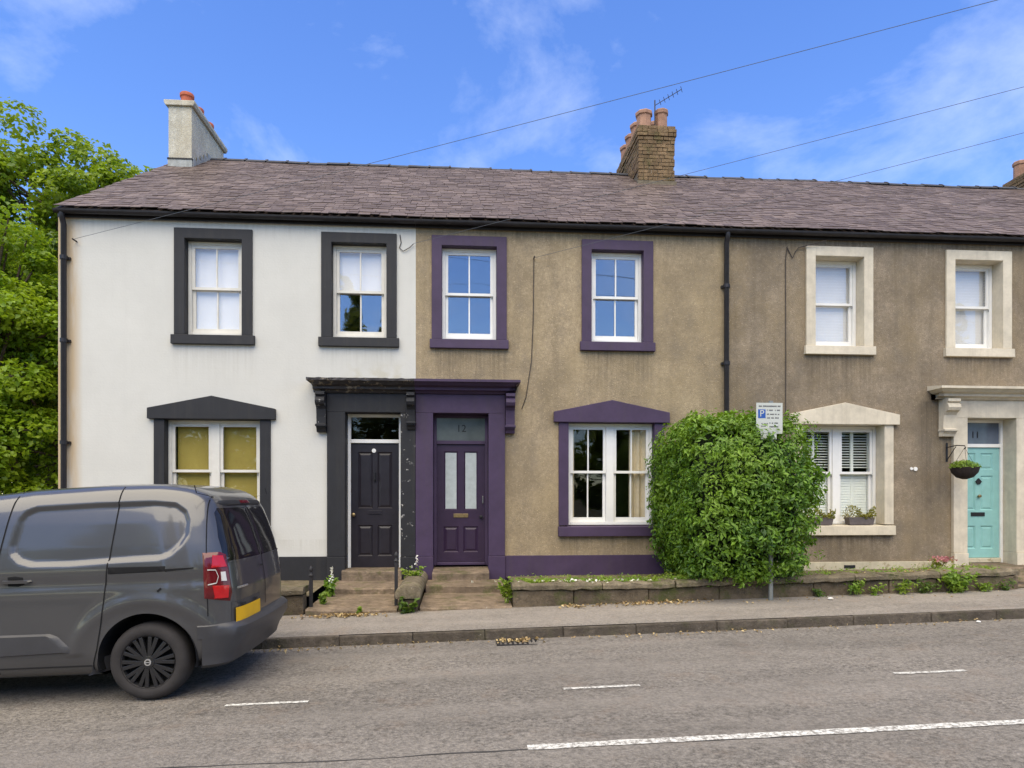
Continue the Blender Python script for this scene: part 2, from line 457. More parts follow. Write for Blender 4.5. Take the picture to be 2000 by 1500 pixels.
class MB:
    def __init__(s):
        s.v, s.f = [], []

    def box(s, x0, x1, y0, y1, z0, z1):
        n = len(s.v)
        s.v += [(x0, y0, z0), (x1, y0, z0), (x1, y1, z0), (x0, y1, z0), (x0, y0, z1), (x1, y0, z1), (x1, y1, z1), (x0, y1, z1)]
        s.f += [tuple(n + i for i in q) for q in ((3, 2, 1, 0), (4, 5, 6, 7), (0, 1, 5, 4), (1, 2, 6, 5), (2, 3, 7, 6), (3, 0, 4, 7))]
        return s

    def hexa(s, pts):
        n = len(s.v)
        s.v += [tuple(p) for p in pts]
        s.f += [tuple(n + i for i in q) for q in ((3, 2, 1, 0), (4, 5, 6, 7), (0, 1, 5, 4), (1, 2, 6, 5), (2, 3, 7, 6), (3, 0, 4, 7))]
        return s

    def prism(s, poly, axis, c0, c1):
        """poly in the two other axes (x: y,z; y: x,z; z: x,y)"""
        n, k = len(s.v), len(poly)
        for c in (c0, c1):
            for a, b in poly:
                s.v.append({'x': (c, a, b), 'y': (a, c, b), 'z': (a, b, c)}[axis])
        s.f.append(tuple(n + i for i in range(k)))
        s.f.append(tuple(n + k + i for i in reversed(range(k))))
        for i in range(k):
            j = (i + 1) % k
            s.f.append((n + i, n + k + i, n + k + j, n + j))
        return s

    def tube(s, pts, r, n=8, r2=None, cap=True):
        pts = [Vector(p) for p in pts]
        rs = [r + ((r2 if r2 is not None else r) - r) * i / max(1, len(pts) - 1) for i in range(len(pts))]
        return s.tube_r(pts, rs, n, cap)

    def tube_r(s, pts, rs, n=8, cap=True):
        pts = [Vector(p) for p in pts]
        st = len(s.v)
        prev = None
        for i, p in enumerate(pts):
            d = (pts[min(i + 1, len(pts) - 1)] - pts[max(i - 1, 0)]).normalized()
            if prev is None:
                up = Vector((0, 0, 1)) if abs(d.z) < 0.9 else Vector((1, 0, 0))
                a = d.cross(up).normalized()
            else:
                a = (prev - d * prev.dot(d)).normalized()
            prev = a
            b = d.cross(a)
            for k in range(n):
                t = 2 * math.pi * k / n
                s.v.append(tuple(p + (a * math.cos(t) + b * math.sin(t)) * rs[i]))
        for i in range(len(pts) - 1):
            for k in range(n):
                q = (k + 1) % n
                s.f.append((st + i * n + k, st + i * n + q, st + (i + 1) * n + q, st + (i + 1) * n + k))
        if cap:
            s.f.append(tuple(st + k for k in reversed(range(n))))
            e = st + (len(pts) - 1) * n
            s.f.append(tuple(e + k for k in range(n)))
        return s

    def lathe(s, prof, c, n=24, axis='z', cap=True):
        st = len(s.v)
        for r, h in prof:
            for k in range(n):
                t = 2 * math.pi * k / n
                a, b = r * math.cos(t), r * math.sin(t)
                s.v.append({'z': (c[0] + a, c[1] + b, c[2] + h), 'y': (c[0] + a, c[1] + h, c[2] + b)}[axis])
        for i in range(len(prof) - 1):
            for k in range(n):
                q = (k + 1) % n
                s.f.append((st + i * n + k, st + i * n + q, st + (i + 1) * n + q, st + (i + 1) * n + k))
        if cap:
            s.f.append(tuple(st + k for k in reversed(range(n))))
            e = st + (len(prof) - 1) * n
            s.f.append(tuple(e + k for k in range(n)))
        return s

    def build(s, name, mat, parent=None, bevel=0.0, smooth=False, kind=None, label=None, cat=None, group=None, local=False, jit=0.0, seed=1):
        v = s.v
        if jit:
            rr = random.Random(seed)
            v = [(a + rr.uniform(-jit, jit), b + rr.uniform(-jit, jit), c + rr.uniform(-jit, jit)) for a, b, c in v]
        base = Vector((0, 0, 0))
        if parent is None and not local and kind != 'structure':
            A = np.array(v)
            base = Vector((float((A[:, 0].min() + A[:, 0].max()) / 2), float((A[:, 1].min() + A[:, 1].max()) / 2), float(A[:, 2].min())))
            v = [tuple(Vector(p) - base) for p in v]
        me = bpy.data.meshes.new(name)
        me.from_pydata(v, [], s.f)
        bm = bmesh.new()
        bm.from_mesh(me)
        bmesh.ops.recalc_face_normals(bm, faces=bm.faces)
        if bevel:
            es = [e for e in bm.edges if len(e.link_faces) == 2 and e.calc_face_angle(0) > 0.5]
            bmesh.ops.bevel(bm, geom=es, offset=bevel, segments=2, profile=0.6, affect='EDGES', clamp_overlap=True)
        bm.to_mesh(me)
        bm.free()
        me.materials.append(mat)
        if smooth:
            me.polygons.foreach_set('use_smooth', [True] * len(me.polygons))
            me.set_sharp_from_angle(angle=R(38))
        return link(name, me, parent, base, kind, label, cat, group, local)


def link(name, me, parent=None, base=Vector((0, 0, 0)), kind=None, label=None, cat=None, group=None, local=False):
    o = bpy.data.objects.new(name, me)
    COL.objects.link(o)
    if parent is not None:
        o.parent = parent
        if not local:
            o.matrix_parent_inverse = Matrix.Translation(-BASE.get(parent.name, Vector((0, 0, 0))))
    else:
        o.location = base
    BASE[o.name] = Vector(base)
    if kind:
        o['kind'] = kind
    if label:
        o['label'] = label
    if cat:
        o['category'] = cat
    if group:
        o['group'] = group
    return o


def thing(name, label, cat, loc, group=None, rot=(0, 0, 0)):
    o = bpy.data.objects.new(name, None)
    COL.objects.link(o)
    o.location = loc
    o.rotation_euler = rot
    o.empty_display_size = 0.2
    o['label'], o['category'] = label, cat
    if group:
        o['group'] = group
    BASE[o.name] = Vector(loc)
    return o


def piece(name, me, parent, loc, rot=(0, 0, 0), scale=(1, 1, 1)):
    o = bpy.data.objects.new(name, me)
    COL.objects.link(o)
    o.parent = parent
    o.matrix_parent_inverse = Matrix.Translation(-BASE.get(parent.name, Vector((0, 0, 0))))
    o.location, o.rotation_euler, o.scale = loc, rot, scale
    return o


def raw_mesh(name, v, f, mat):
    me = bpy.data.meshes.new(name)
    me.from_pydata([tuple(p) for p in v], [], f)
    me.materials.append(mat)
    return me


def leaf_mesh(name, pos, nrm, size, mat, seed=0, aspect=0.5, fold=0.22, spin=True, droop=0.0):
    """many folded leaf blades in one mesh"""
    rs = np.random.RandomState(seed)
    pos = np.asarray(pos, float)
    nrm = np.asarray(nrm, float)
    nrm = nrm / (np.linalg.norm(nrm, axis=1, keepdims=True) + 1e-9)
    N = len(pos)
    size = np.broadcast_to(np.asarray(size, float), (N,)) * rs.uniform(0.65, 1.3, N)
    t = rs.normal(size=(N, 3))
    t[:, 2] -= droop
    t -= nrm * (t * nrm).sum(1, keepdims=True)
    t /= np.linalg.norm(t, axis=1, keepdims=True) + 1e-9
    s = np.cross(nrm, t)
    l = size[:, None]
    b0 = pos - t * l * 0.5
    tip = pos + t * l * 0.5 - nrm * l * 0.12
    up = nrm * l * fold * aspect
    lf = pos - t * l * 0.05 + s * l * aspect * 0.5 + up
    rt = pos - t * l * 0.05 - s * l * aspect * 0.5 + up
    V = np.stack([b0, lf, tip, rt], 1).reshape(-1, 3)
    me = bpy.data.meshes.new(name)
    me.vertices.add(4 * N)
    me.vertices.foreach_set('co', V.ravel())
    idx = np.arange(N)[:, None] * 4 + np.array([[0, 2, 1, 0, 3, 2]])
    me.loops.add(6 * N)
    me.loops.foreach_set('vertex_index', idx.ravel().astype(np.int32))
    me.polygons.add(2 * N)
    me.polygons.foreach_set('loop_start', np.arange(0, 6 * N, 3, dtype=np.int32))
    me.update(calc_edges=True)
    me.materials.append(mat)
    return me


# ------------------------------------------------------------------ the setting
SLOPE = 0.024


def gz(x):
    return SLOPE * max(-80.0, min(80.0, x))


def pave_z(x, y=9.0):
    return gz(x) + 0.10 + 0.025 * (y - 7.7)


def sheet(name, xs, ys, fz, mat):
    v, f = [], []
    for y in ys:
        for x in xs:
            v.append((x, y, fz(x, y)))
    n = len(xs)
    for j in range(len(ys) - 1):
        for i in range(n - 1):
            f.append((j * n + i, j * n + i + 1, (j + 1) * n + i + 1, (j + 1) * n + i))
    o = link(name, raw_mesh(name, v, f, mat), kind='structure')
    return o


sheet('ground', [-900, -300, -80, -40, -20, 0, 20, 40, 80, 300, 900], [-900, -200, -60, -20, 0, 12, 40, 120, 900], lambda x, y: gz(x) - 0.06, M_GROUND)
RX = [-80 + 4 * i for i in range(41)]
road = sheet('road', RX, [0.4, 2.4, 4.4, 6.4, 7.7], lambda x, y: gz(x) + 0.03 * math.exp(-((y - 4) / 2.5) ** 2) - 0.03 * math.exp(-((5.6 - 4) / 2.5) ** 2), M_ROAD)


def road_z(x, y):
    return gz(x) + 0.03 * math.exp(-((y - 4) / 2.5) ** 2) - 0.03 * math.exp(-((5.6 - 4) / 2.5) ** 2)


sheet('pavement', RX, [7.745, 8.4, 9.05], pave_z, M_PAVE)
sheet('pavement', RX, [-2.2, 0.26], lambda x, y: gz(x) + 0.11, M_PAVE)

# painted lines
def road_line(name, x0, x1, y, w, n=14, seed=0):
    rr = random.Random(seed)
    v, f = [], []
    for i in range(n + 1):
        x = x0 + (x1 - x0) * i / n
        a, b = y - w / 2 + rr.uniform(-.006, .006), y + w / 2 + rr.uniform(-.006, .006)
        v += [(x, a, road_z_mesh(x, a) + 0.005), (x, b, road_z_mesh(x, b) + 0.005)]
        if i:
            k = 2 * i
            f.append((k - 2, k, k + 1, k - 1))
    link(name, raw_mesh(name, v, f, M_PAINT), road)


def road_z_mesh(x, y):
    ys = [0.4, 2.4, 4.4, 6.4, 7.7]
    for a, b in zip(ys, ys[1:]):
        if a <= y <= b:
            t = (y - a) / (b - a)
            return road_z(x, a) * (1 - t) + road_z(x, b) * t
    return road_z(x, y)


for i, x0 in enumerate((-10.12, -7.4, -4.66, -1.92, 0.85, 3.79, 6.6, 9.4)):
    road_line('parking_bay_dash', x0, x0 + 0.66, 5.58 + (0.01 if x0 > 0 else -0.02), 0.055, seed=i)
for i, x0 in enumerate((-15.0, -8.6, 0.42, 6.4, 12.4)):
    road_line('centre_line_dash', x0, x0 + 4.0, 4.3, 0.085, 40, seed=20 + i)

M_TAR = simple('tar_seam', (0.045, 0.042, 0.04), 0.8, 0.3, 9, 0.2)
rr = random.Random(77)
tv, tf = [], []
for i in range(121):
    x = -12 + 0.2 * i
    y = 4.27 + 0.012 * math.sin(x * 2.1) + rr.uniform(-.01, .01)
    w = rr.uniform(.004, .013)
    tv += [(x, y - w, road_z_mesh(x, y) + .002), (x, y + w, road_z_mesh(x, y) + .002)]
    if i:
        tf.append((2 * i - 2, 2 * i, 2 * i + 1, 2 * i - 1))
link('tar_seam', raw_mesh('tar_seam', tv, tf, M_TAR), road)

# kerb of single stones
kerb = thing('kerb', 'row of dark kerb stones along the tarmac pavement', 'kerb', (0, 7.77, 0))
del kerb['category']
del kerb['label']
kerb['kind'] = 'structure'
kb = MB().box(-0.5, 0.5, -0.07, 0.07, -0.2, 0)
km = kb.build('kerb_stone_mesh', M_KERB, None, bevel=0.014, local=True)
kme = km.data
bpy.data.objects.remove(km)
kx, rr = -20.0, random.Random(4)
while kx < 24:
    w = rr.uniform(0.82, 1.0)
    piece('kerb_stone', kme, kerb, (kx + w / 2, 7.77 + rr.uniform(-.008, .008), gz(kx + w / 2) + 0.096 + rr.uniform(-.005, .004)), (0, -SLOPE + rr.uniform(-.004, .004), rr.uniform(-.006, .006)), (w - 0.004, 1, 1))
    kx += w
kerb2 = MB().box(-60, 60, 0.26, 0.4, -0.3, 0)
kerb2.v = [(x, y, z + gz(x) + 0.11) for x, y, z in kerb2.v]
kerb2.build('kerb', M_KERB, kind='structure', bevel=0.01)

# ------------------------------------------------------------------ houses
YF = 11.0
EAVE_Y, EAVE_Z, RIDGE_Y, RIDGE_Z = 10.85, 6.173, 15.7, 9.343
PITCH = (RIDGE_Z - EAVE_Z) / (RIDGE_Y - EAVE_Y)


def roof_z(y):
    return EAVE_Z + PITCH * (y - EAVE_Y) if y < RIDGE_Y else RIDGE_Z - PITCH * (y - RIDGE_Y)


def house_wall(h, x0, x1, openings, mat, left=False, right=False, pts_extra=()):
    """front wall with real openings, 0.3 m thick; back and gable walls; floors"""
    xs = sorted({x0, x1} | {a for o in openings for a in o[:2]})
    zs = sorted({-0.3, 6.16} | {a for o in openings for a in o[2:]})
    m = MB()

    def hole(x, z):
        return any(a < x < b and c < z < d for a, b, c, d in openings)
    for i in range(len(xs) - 1):
        for j in range(len(zs) - 1):
            if hole((xs[i] + xs[i + 1]) / 2, (zs[j] + zs[j + 1]) / 2):
                continue
            for y in (YF, YF + 0.3):
                n = len(m.v)
                m.v += [(xs[i], y, zs[j]), (xs[i + 1], y, zs[j]), (xs[i + 1], y, zs[j + 1]), (xs[i], y, zs[j + 1])]
                m.f.append((n, n + 1, n + 2, n + 3))
    for a, b, c, d in openings:
        for q in (((a, c), (a, d)), ((b, c), (b, d)), ((a, c), (b, c)), ((a, d), (b, d))):
            n = len(m.v)
            (p0, z0), (p1, z1) = q
            m.v += [(p0, YF, z0), (p1, YF, z1), (p1, YF + 0.3, z1), (p0, YF + 0.3, z0)]
            m.f.append((n, n + 1, n + 2, n + 3))
    m.build('wall', mat, h)
    g = MB()
    yb = 20.4
    poly = [(YF + 0.005, -0.3), (yb, -0.3), (yb, roof_z(yb) - 0.04), (RIDGE_Y, RIDGE_Z - 0.045), (YF + 0.005, roof_z(YF) - 0.04)]
    if left:
        g.prism(poly, 'x', x0 + 0.0, x0 + 0.25)
    if right:
        g.prism(poly, 'x', x1 - 0.25, x1)
    else:
        g.prism([(a_, b_ - (0.12 if b_ > 1 else 0)) for a_, b_ in poly], 'x', x1 - 0.1, x1 + 0.1)
    g.box(x0 + 0.26, x1 - 0.12, yb - 0.3, yb - 0.002, -0.3, 6.0)
    g.build('rear_and_gable_wall', mat, h)
    fl = MB()
    fl.box(x0 + 0.27, x1 - 0.13, YF + 0.31, yb - 0.32, 0.2, 0.40)
    fl.box(x0 + 0.27, x1 - 0.13, YF + 0.31, yb - 0.32, 3.2, 3.45)
    fl.box(x0 + 0.27, x1 - 0.13, YF + 0.31, yb - 0.32, 5.98, 6.05)
    fl.box(x0 + 0.27, x1 - 0.13, YF + 3.2, YF + 3.3, 0.41, 5.97)
    fl.build('inner_floors', M_DARK, h)


RNG = random.Random(11)


def sash_light(win, x0, x1, z0, z1, zm, y, bars, mat, glass, glass2=None):
    """one pair of sliding sashes"""
    st = 0.045
    for name, a, b, yy, bot, top in (('upper_sash', zm - 0.02, z1, y, 0.042, 0.048), ('lower_sash', z0, zm + 0.02, y + 0.042, 0.078, 0.04)):
        m = MB()
        m.box(x0, x0 + st, yy, yy + 0.038, a, b).box(x1 - st, x1, yy, yy + 0.038, a, b)
        m.box(x0 + st, x1 - st, yy + 0.001, yy + 0.037, a, a + bot).box(x0 + st, x1 - st, yy + 0.001, yy + 0.037, b - top, b)
        xm = (x0 + x1) / 2
        if bars:
            m.box(xm - 0.011, xm + 0.011, yy + 0.004, yy + 0.034, a + bot, b - top)
        s = m.build(name, mat, win)
        for p0, p1 in (((x0 + st, xm - 0.011), (xm + 0.011, x1 - st)) if bars else ((x0 + st, x1 - st),)):
            p = MB()
            t = RNG.uniform(-0.0035, 0.0035)
            p.hexa([(p0, yy + .016, a + bot), (p1, yy + .016 + t, a + bot), (p1, yy + .020 + t, a + bot), (p0, yy + .020, a + bot),
                    (p0, yy + .016 - t, b - top), (p1, yy + .016, b - top), (p1, yy + .020, b - top), (p0, yy + .020 - t, b - top)])
            p.build('pane', glass2 if glass2 and name == 'lower_sash' else glass, win)


def window(h, x0, x1, z0, z1, zm, y, bars, lights=1, mat=M_SASH, glass=M_GLASS, horn=True, glass2=None):
    fr = 0.05
    m = MB()
    m.box(x0, x0 + fr, y - 0.012, y + 0.1, z0, z1).box(x1 - fr, x1, y - 0.012, y + 0.1, z0, z1)
    m.box(x0 + fr, x1 - fr, y - 0.010, y + 0.1, z1 - fr, z1).box(x0 + fr, x1 - fr, y - 0.02, y + 0.1, z0, z0 + 0.045)
    xm = (x0 + x1) / 2
    if lights == 2:
        m.box(xm - 0.065, xm + 0.065, y - 0.012, y + 0.1, z0 + 0.045, z1 - fr)
    w = m.build('window', mat, h, bevel=0.004)
    iv = [(x0 + fr, x1 - fr)] if lights == 1 else [(x0 + fr, xm - 0.065), (xm + 0.065, x1 - fr)]
    for a, b in iv:
        sash_light(w, a + 0.003, b - 0.003, z0 + 0.047, z1 - fr - 0.002, zm, y + 0.004, bars, mat, glass, glass2)
        if horn:
            hm = MB()
            hm.tube([(b - 0.02, y + 0.0, zm - 0.03), (b - 0.02, y - 0.012, zm - 0.05), (b - 0.02, y - 0.002, zm - 0.075)], 0.006, 6)
            hm.build('sash_lift', M_STEEL, w)
    return w


def upper_surround(h, x0, x1, z0, z1, mat, proud=0.035, depth=0.2, band=0.165, sillx=0.03):
    """x0..x1, z0..z1 is the opening"""
    m = MB()
    o = [(x0 - band, z0 - 0.001), (x0 - band, z1 + band), (x1 + band, z1 + band), (x1 + band, z0 - 0.001), (x1, z0 - 0.001), (x1, z1), (x0, z1), (x0, z0 - 0.001)]
    m.prism(o, 'y', YF - proud, YF + depth)
    m.build('window_surround', mat, h, bevel=0.006)
    s = MB()
    s.prism([(YF - proud - 0.035, z0 - 0.155), (YF + depth, z0 - 0.155), (YF + depth, z0 + 0.012), (YF - proud - 0.03, z0 - 0.008)], 'x', x0 - band - sillx, x1 + band + sillx)
    s.build('sill', mat, h, bevel=0.007)


def pediment_surround(h, x0, x1, z0, z1, mat, proud=0.035, depth=0.2, band=0.165):
    m = MB()
    m.box(x0 - band, x0, YF - proud, YF + depth, z0 + 0.001, z1).build('jamb', mat, h, bevel=0.006)
    MB().box(x1, x1 + band, YF - proud, YF + depth, z0 + 0.001, z1).build('jamb', mat, h, bevel=0.006)
    xm = (x0 + x1) / 2
    e = band + 0.085
    p = MB()
    p.prism([(x0 - e, z1 + 0.002), (x1 + e, z1 + 0.002), (x1 + e, z1 + 0.175), (xm, z1 + 0.375), (x0 - e, z1 + 0.175)], 'y', YF - proud - 0.045, YF + depth)
    p.build('pediment_lintel', mat, h, bevel=0.008)
    s = MB()
    s.prism([(YF - proud - 0.05, z0 - 0.18), (YF + depth, z0 - 0.18), (YF + depth, z0 + 0.0), (YF - proud - 0.045, z0 - 0.02)], 'x', x0 - band - 0.01, x1 + band + 0.01)
    s.build('sill', mat, h, bevel=0.008)


def cornice(h, x0, x1, mat, ends=(True, True), z=3.33, rough=0.0, seed=3):
    """moulded door hood, profile in y,z run along x"""
    prof = [(YF, z), (YF - 0.10, z), (YF - 0.13, z + 0.03), (YF - 0.19, z + 0.045), (YF - 0.20, z + 0.085), (YF - 0.27, z + 0.105), (YF - 0.33, z + 0.15), (YF - 0.355, z + 0.155), (YF - 0.355, z + 0.195), (YF - 0.02, z + 0.235), (YF, z + 0.235)]
    rr = random.Random(seed)
    m = MB()
    n = 26
    k = len(prof)
    for i in range(n + 1):
        t = i / n
        for j, (y, zz) in enumerate(prof):
            x = x0 + (x1 - x0) * t
            dep = YF - y
            out_ = max(0.1, dep if 0 < j < k - 2 else (0.1 if j == 0 else 0.355))
            if i == 0 and ends[0]:
                x = x0 + (0.355 - out_)
            if i == n and ends[1]:
                x = x1 - (0.355 - out_)
            r = rough if 0 < j < k - 1 else 0
            m.v.append((x, y + rr.uniform(-r, r), zz + rr.uniform(-r, r) * 0.7))
    for i in range(n):
        for j in range(k):
            q = (j + 1) % k
            m.f.append((i * k + j, (i + 1) * k + j, (i + 1) * k + q, i * k + q))
    for ring, on in ((0, ends[0]), (n, ends[1])):
        if on:
            s0 = len(m.v)
            for j in range(k):
                x, y, zz = m.v[ring * k + j]
                m.v.append((x, YF - 0.002, zz))
            for j in range(k - 1):
                m.f.append((ring * k + j, s0 + j, s0 + j + 1, ring * k + j + 1))
        else:
            m.f.append(tuple(ring * k + j for j in range(k)))
    return m.build('door_cornice', mat, h)


def console(h, x0, x1, mat, z=2.69, top=3.328):
    """scroll bracket under the hood"""
    H = top - z
    prof = [(YF, top), (YF - 0.235, top), (YF - 0.24, top - 0.05), (YF - 0.20, top - 0.07), (YF - 0.235, top - 0.10), (YF - 0.25, top - 0.15), (YF - 0.225, top - 0.20), (YF - 0.17, top - 0.225),
            (YF - 0.135, top - 0.27), (YF - 0.12, top - H * 0.62), (YF - 0.115, top - H * 0.78), (YF - 0.14, top - H * 0.80), (YF - 0.145, top - H * 0.88), (YF - 0.11, top - H * 0.93), (YF - 0.09, z), (YF, z)]
    m = MB().prism(prof, 'x', x0, x1)
    c = m.build('console_bracket', mat, h, bevel=0.005)
    e = MB().box(x0 - 0.012, x1 + 0.012, YF - 0.17, YF - 0.001, z + 0.09, z + 0.125)
    e.build('bracket_band', mat, c, bevel=0.006)


def pilaster(h, x0, x1, mat, zb, zt, proud=0.06, depth=0.26, flake=None, basemat=None):
    MB().box(x0, x1, YF - proud, YF + depth, 0.675, zt).build('pilaster', flake or mat, h, bevel=0.006)
    MB().box(x0 - 0.004, x1 + 0.004, YF - proud - 0.022, YF + depth - 0.002, zb, 0.672).build('pilaster_base', basemat or mat, h, bevel=0.008)


def panel_door(h, x0, x1, z0, z1, y, mat, layout, name='door'):
    """stiles-and-rails door; layout = (x fraction a, b, z fraction a, b, kind)"""
    t = 0.045
    W, H = x1 - x0, z1 - z0
    rects = [(x0 + a * W, x0 + b * W, z0 + c * H, z0 + d * H, k) for a, b, c, d, k in layout]
    xs = sorted({x0, x1} | {a for r in rects for a in r[:2]})
    zs = sorted({z0, z1} | {a for r in rects for a in r[2:4]})
    m = MB()

    def hole(x, z):
        return any(r[0] < x < r[1] and r[2] < z < r[3] for r in rects)
    for i in range(len(xs) - 1):
        for j in range(len(zs) - 1):
            if not hole((xs[i] + xs[i + 1]) / 2, (zs[j] + zs[j + 1]) / 2):
                n = len(m.v)
                m.v += [(xs[i], y, zs[j]), (xs[i + 1], y, zs[j]), (xs[i + 1], y, zs[j + 1]), (xs[i], y, zs[j + 1])]
                m.f.append((n, n + 1, n + 2, n + 3))
    for a, b, c, d, k in rects:
        s = 0.022
        o = [(a, y, c), (b, y, c), (b, y, d), (a, y, d)]
        i_ = [(a + s, y + 0.02, c + s), (b - s, y + 0.02, c + s), (b - s, y + 0.02, d - s), (a + s, y + 0.02, d - s)]
        n = len(m.v)
        m.v += o + i_
        for q in range(4):
            r = (q + 1) % 4
            m.f.append((n + q, n + r, n + 4 + r, n + 4 + q))
    d = m.build(name, mat, h)
    for a, b, c, e, k in rects:
        s = 0.022
        if k == 'panel':
            p = MB()
            A = [(a + s, y + 0.02, c + s), (b - s, y + 0.02, c + s), (b - s, y + 0.02, e - s), (a + s, y + 0.02, e - s)]
            q = 0.03
            B = [(a + s + q, y + 0.006, c + s + q), (b - s - q, y + 0.006, c + s + q), (b - s - q, y + 0.006, e - s - q), (a + s + q, y + 0.006, e - s - q)]
            p.v = A + B
            p.f = [(4, 5, 6, 7)] + [(i, (i + 1) % 4, 4 + (i + 1) % 4, 4 + i) for i in range(4)]
            p.build('panel', mat, d)
        else:
            MB().box(a + s, b - s, y + 0.018, y + 0.026, c + s, e - s).build('frosted_pane', M_FROST, d)
    MB().box(x0, x1, y + 0.028, y + t, z0, z1).build('door_back', mat, d)
    return d


def text_mesh(txt, size, loc, mat, parent, name, ext=0.002, rot=(R(90), 0, 0), align='CENTER'):
    cu = bpy.data.curves.new(name, 'FONT')
    cu.body = txt
    cu.size = size
    cu.extrude = ext
    cu.align_x = align
    cu.align_y = 'CENTER'
    t = bpy.data.objects.new(name + '_text', cu)
    COL.objects.link(t)
    dg = bpy.context.evaluated_depsgraph_get()
    me = bpy.data.meshes.new_from_object(t.evaluated_get(dg))
    bpy.data.objects.remove(t)
    me.materials.clear()
    me.materials.append(mat)
    me.transform(Matrix.Translation(Vector(loc)) @ Matrix.Rotation(rot[0], 4, 'X'))
    return link(name, me, parent)


SLATE_SETS = {}


def lay_slates(bounds, x0, x1, seed):
    """lay the courses over the whole terrace, then deal each slate to the house it lies on"""
    rr = random.Random(seed)
    sets = {k: ([], []) for k in range(len(bounds))}
    sl = math.hypot(RIDGE_Y - EAVE_Y, RIDGE_Z - EAVE_Z)
    dy, dz = (RIDGE_Y - EAVE_Y) / sl, (RIDGE_Z - EAVE_Z) / sl
    ny, nz = -dz, dy
    rows = 33
    for r in range(rows):
        s0 = -0.03 + r * sl / rows
        x = x0 - rr.uniform(0, 0.2)
        wob = rr.uniform(-.006, .006)
        while x < x1:
            w = rr.uniform(0.12, 0.27)
            a, b = max(x0, x + 0.004), min(x1, x + w - 0.004)
            x += w
            if b - a < 0.04:
                continue
            slip = -rr.uniform(.03, .09) if rr.random() < 0.006 else 0
            j = rr.uniform(-0.018, 0.014) + wob + slip
            lift = rr.uniform(0.005, 0.016)
            tilt = rr.uniform(-0.008, 0.008)
            A, B = s0 + j, min(sl + 0.01, s0 + 0.27)
            th = 0.010
            mid = (a + b) / 2
            v, f = sets[next(k for k, (p, q) in enumerate(bounds) if mid < q or k == len(bounds) - 1)]
            n = len(v)
            for (s_, l) in ((A, lift), (B, 0.002)):
                for xx, tt in ((a, tilt), (b, -tilt)):
                    sag = 0.018 * math.sin(xx * 0.85 + 1) * s_ / sl - 0.008 + 0.006 * math.sin(xx * 2.3)
                    yy = EAVE_Y + dy * (s_ + tt)
                    zz = EAVE_Z + dz * (s_ + tt) + sag + 0.012
                    v.append((xx, yy + ny * (l + th), zz + nz * (l + th)))
                    v.append((xx, yy + ny * l, zz + nz * l))
            f += [(n, n + 2, n + 6, n + 4), (n + 1, n + 3, n + 2, n), (n + 1, n, n + 4, n + 5), (n + 3, n + 7, n + 6, n + 2)]
    return [raw_mesh('slates', *sets[k], M_SLATE) for k in range(len(bounds))]


ridge_mb = MB()
for k, sgn in enumerate((1,)):
    prof = [(-0.15, -0.085), (-0.06, -0.01), (0, 0.02), (0.06, -0.01), (0.15, -0.085), (0.14, -0.1), (0, -0.02), (-0.14, -0.1)]
    ridge_mb.prism(prof, 'x', -0.225, 0.205)
    prof2 = [(-0.165, -0.08), (-0.065, 0.005), (0, 0.038), (0.065, 0.005), (0.165, -0.08), (0, -0.03)]
    ridge_mb.prism(prof2, 'x', 0.2, 0.24)
_r = ridge_mb.build('ridge_mesh', M_RIDGE, None, local=True)
RIDGE_ME = _r.data
bpy.data.objects.remove(_r)


def roof(h, x0, x1, seed, verge=0.0):
    m = MB()
    yb = 20.7
    m.prism([(EAVE_Y + 0.03, EAVE_Z - 0.035), (EAVE_Y + 0.02, EAVE_Z - 0.015), (RIDGE_Y, RIDGE_Z - 0.022), (yb, roof_z(yb) - 0.02), (yb, roof_z(yb) - 0.1), (RIDGE_Y, RIDGE_Z - 0.09), (EAVE_Y + 0.12, roof_z(EAVE_Y + 0.12) - 0.07)], 'x', x0 - verge, x1)
    rf = m.build('roof', M_SLATE, h)
    link('slates', SLATE_SETS[seed], rf, kind='stuff')
    n = int((x1 - x0 + verge) / 0.45)
    st = (x1 - x0 + verge) / n
    rr = random.Random(seed + 50)
    for i in range(n):
        piece('ridge_tile', RIDGE_ME, rf, (x0 - verge + st * (i + 0.5), RIDGE_Y, RIDGE_Z + 0.03 + rr.uniform(-.012, .012)), (0, rr.uniform(-.02, .02), rr.uniform(-.01, .01)), (st / 0.45, 1, 1))
    return rf


def gutter(h, x0, x1, over0=0.0):
    prof = []
    for k in range(9):
        t = math.pi + math.pi * k / 8
        prof.append((10.865 + 0.055 * math.cos(t), 6.125 + 0.055 * math.sin(t)))
    prof += [(10.914, 6.127), (10.816, 6.127)]
    MB().prism(prof, 'x', x0 - over0, x1).build('gutter', M_BLACK, h)
    MB().box(x0 - over0 * 0.8, x1, 10.945, 10.97, 6.045, 6.15).build('fascia', M_BLACK, h)


def downpipe(h, x, z0, z1, y=10.925, hopper=True, brackets=(0.9, 2.4, 3.9, 5.2)):
    m = MB()
    m.tube([(x, 10.872, 6.085), (x, 10.872, 6.03), (x, 10.895, 5.98), (x, y, 5.92), (x, y, z0)], 0.042, 12)
    p = m.build('downpipe', M_BLACK, h, smooth=True)
    for z in brackets:
        b = MB().tube([(x, y, z - 0.03), (x, y, z + 0.03)], 0.054, 12)
        b.box(x - 0.075, x + 0.075, y + 0.03, YF - 0.001, z - 0.02, z + 0.02)
        b.build('pipe_bracket', M_BLACK, p)


def plinth(h, x0, x1, mat, zt=0.675, proud=0.045):
    MB().box(x0, x1, YF - proud, YF - 0.002, -0.25, zt).build('plinth', mat, h, bevel=0.006)


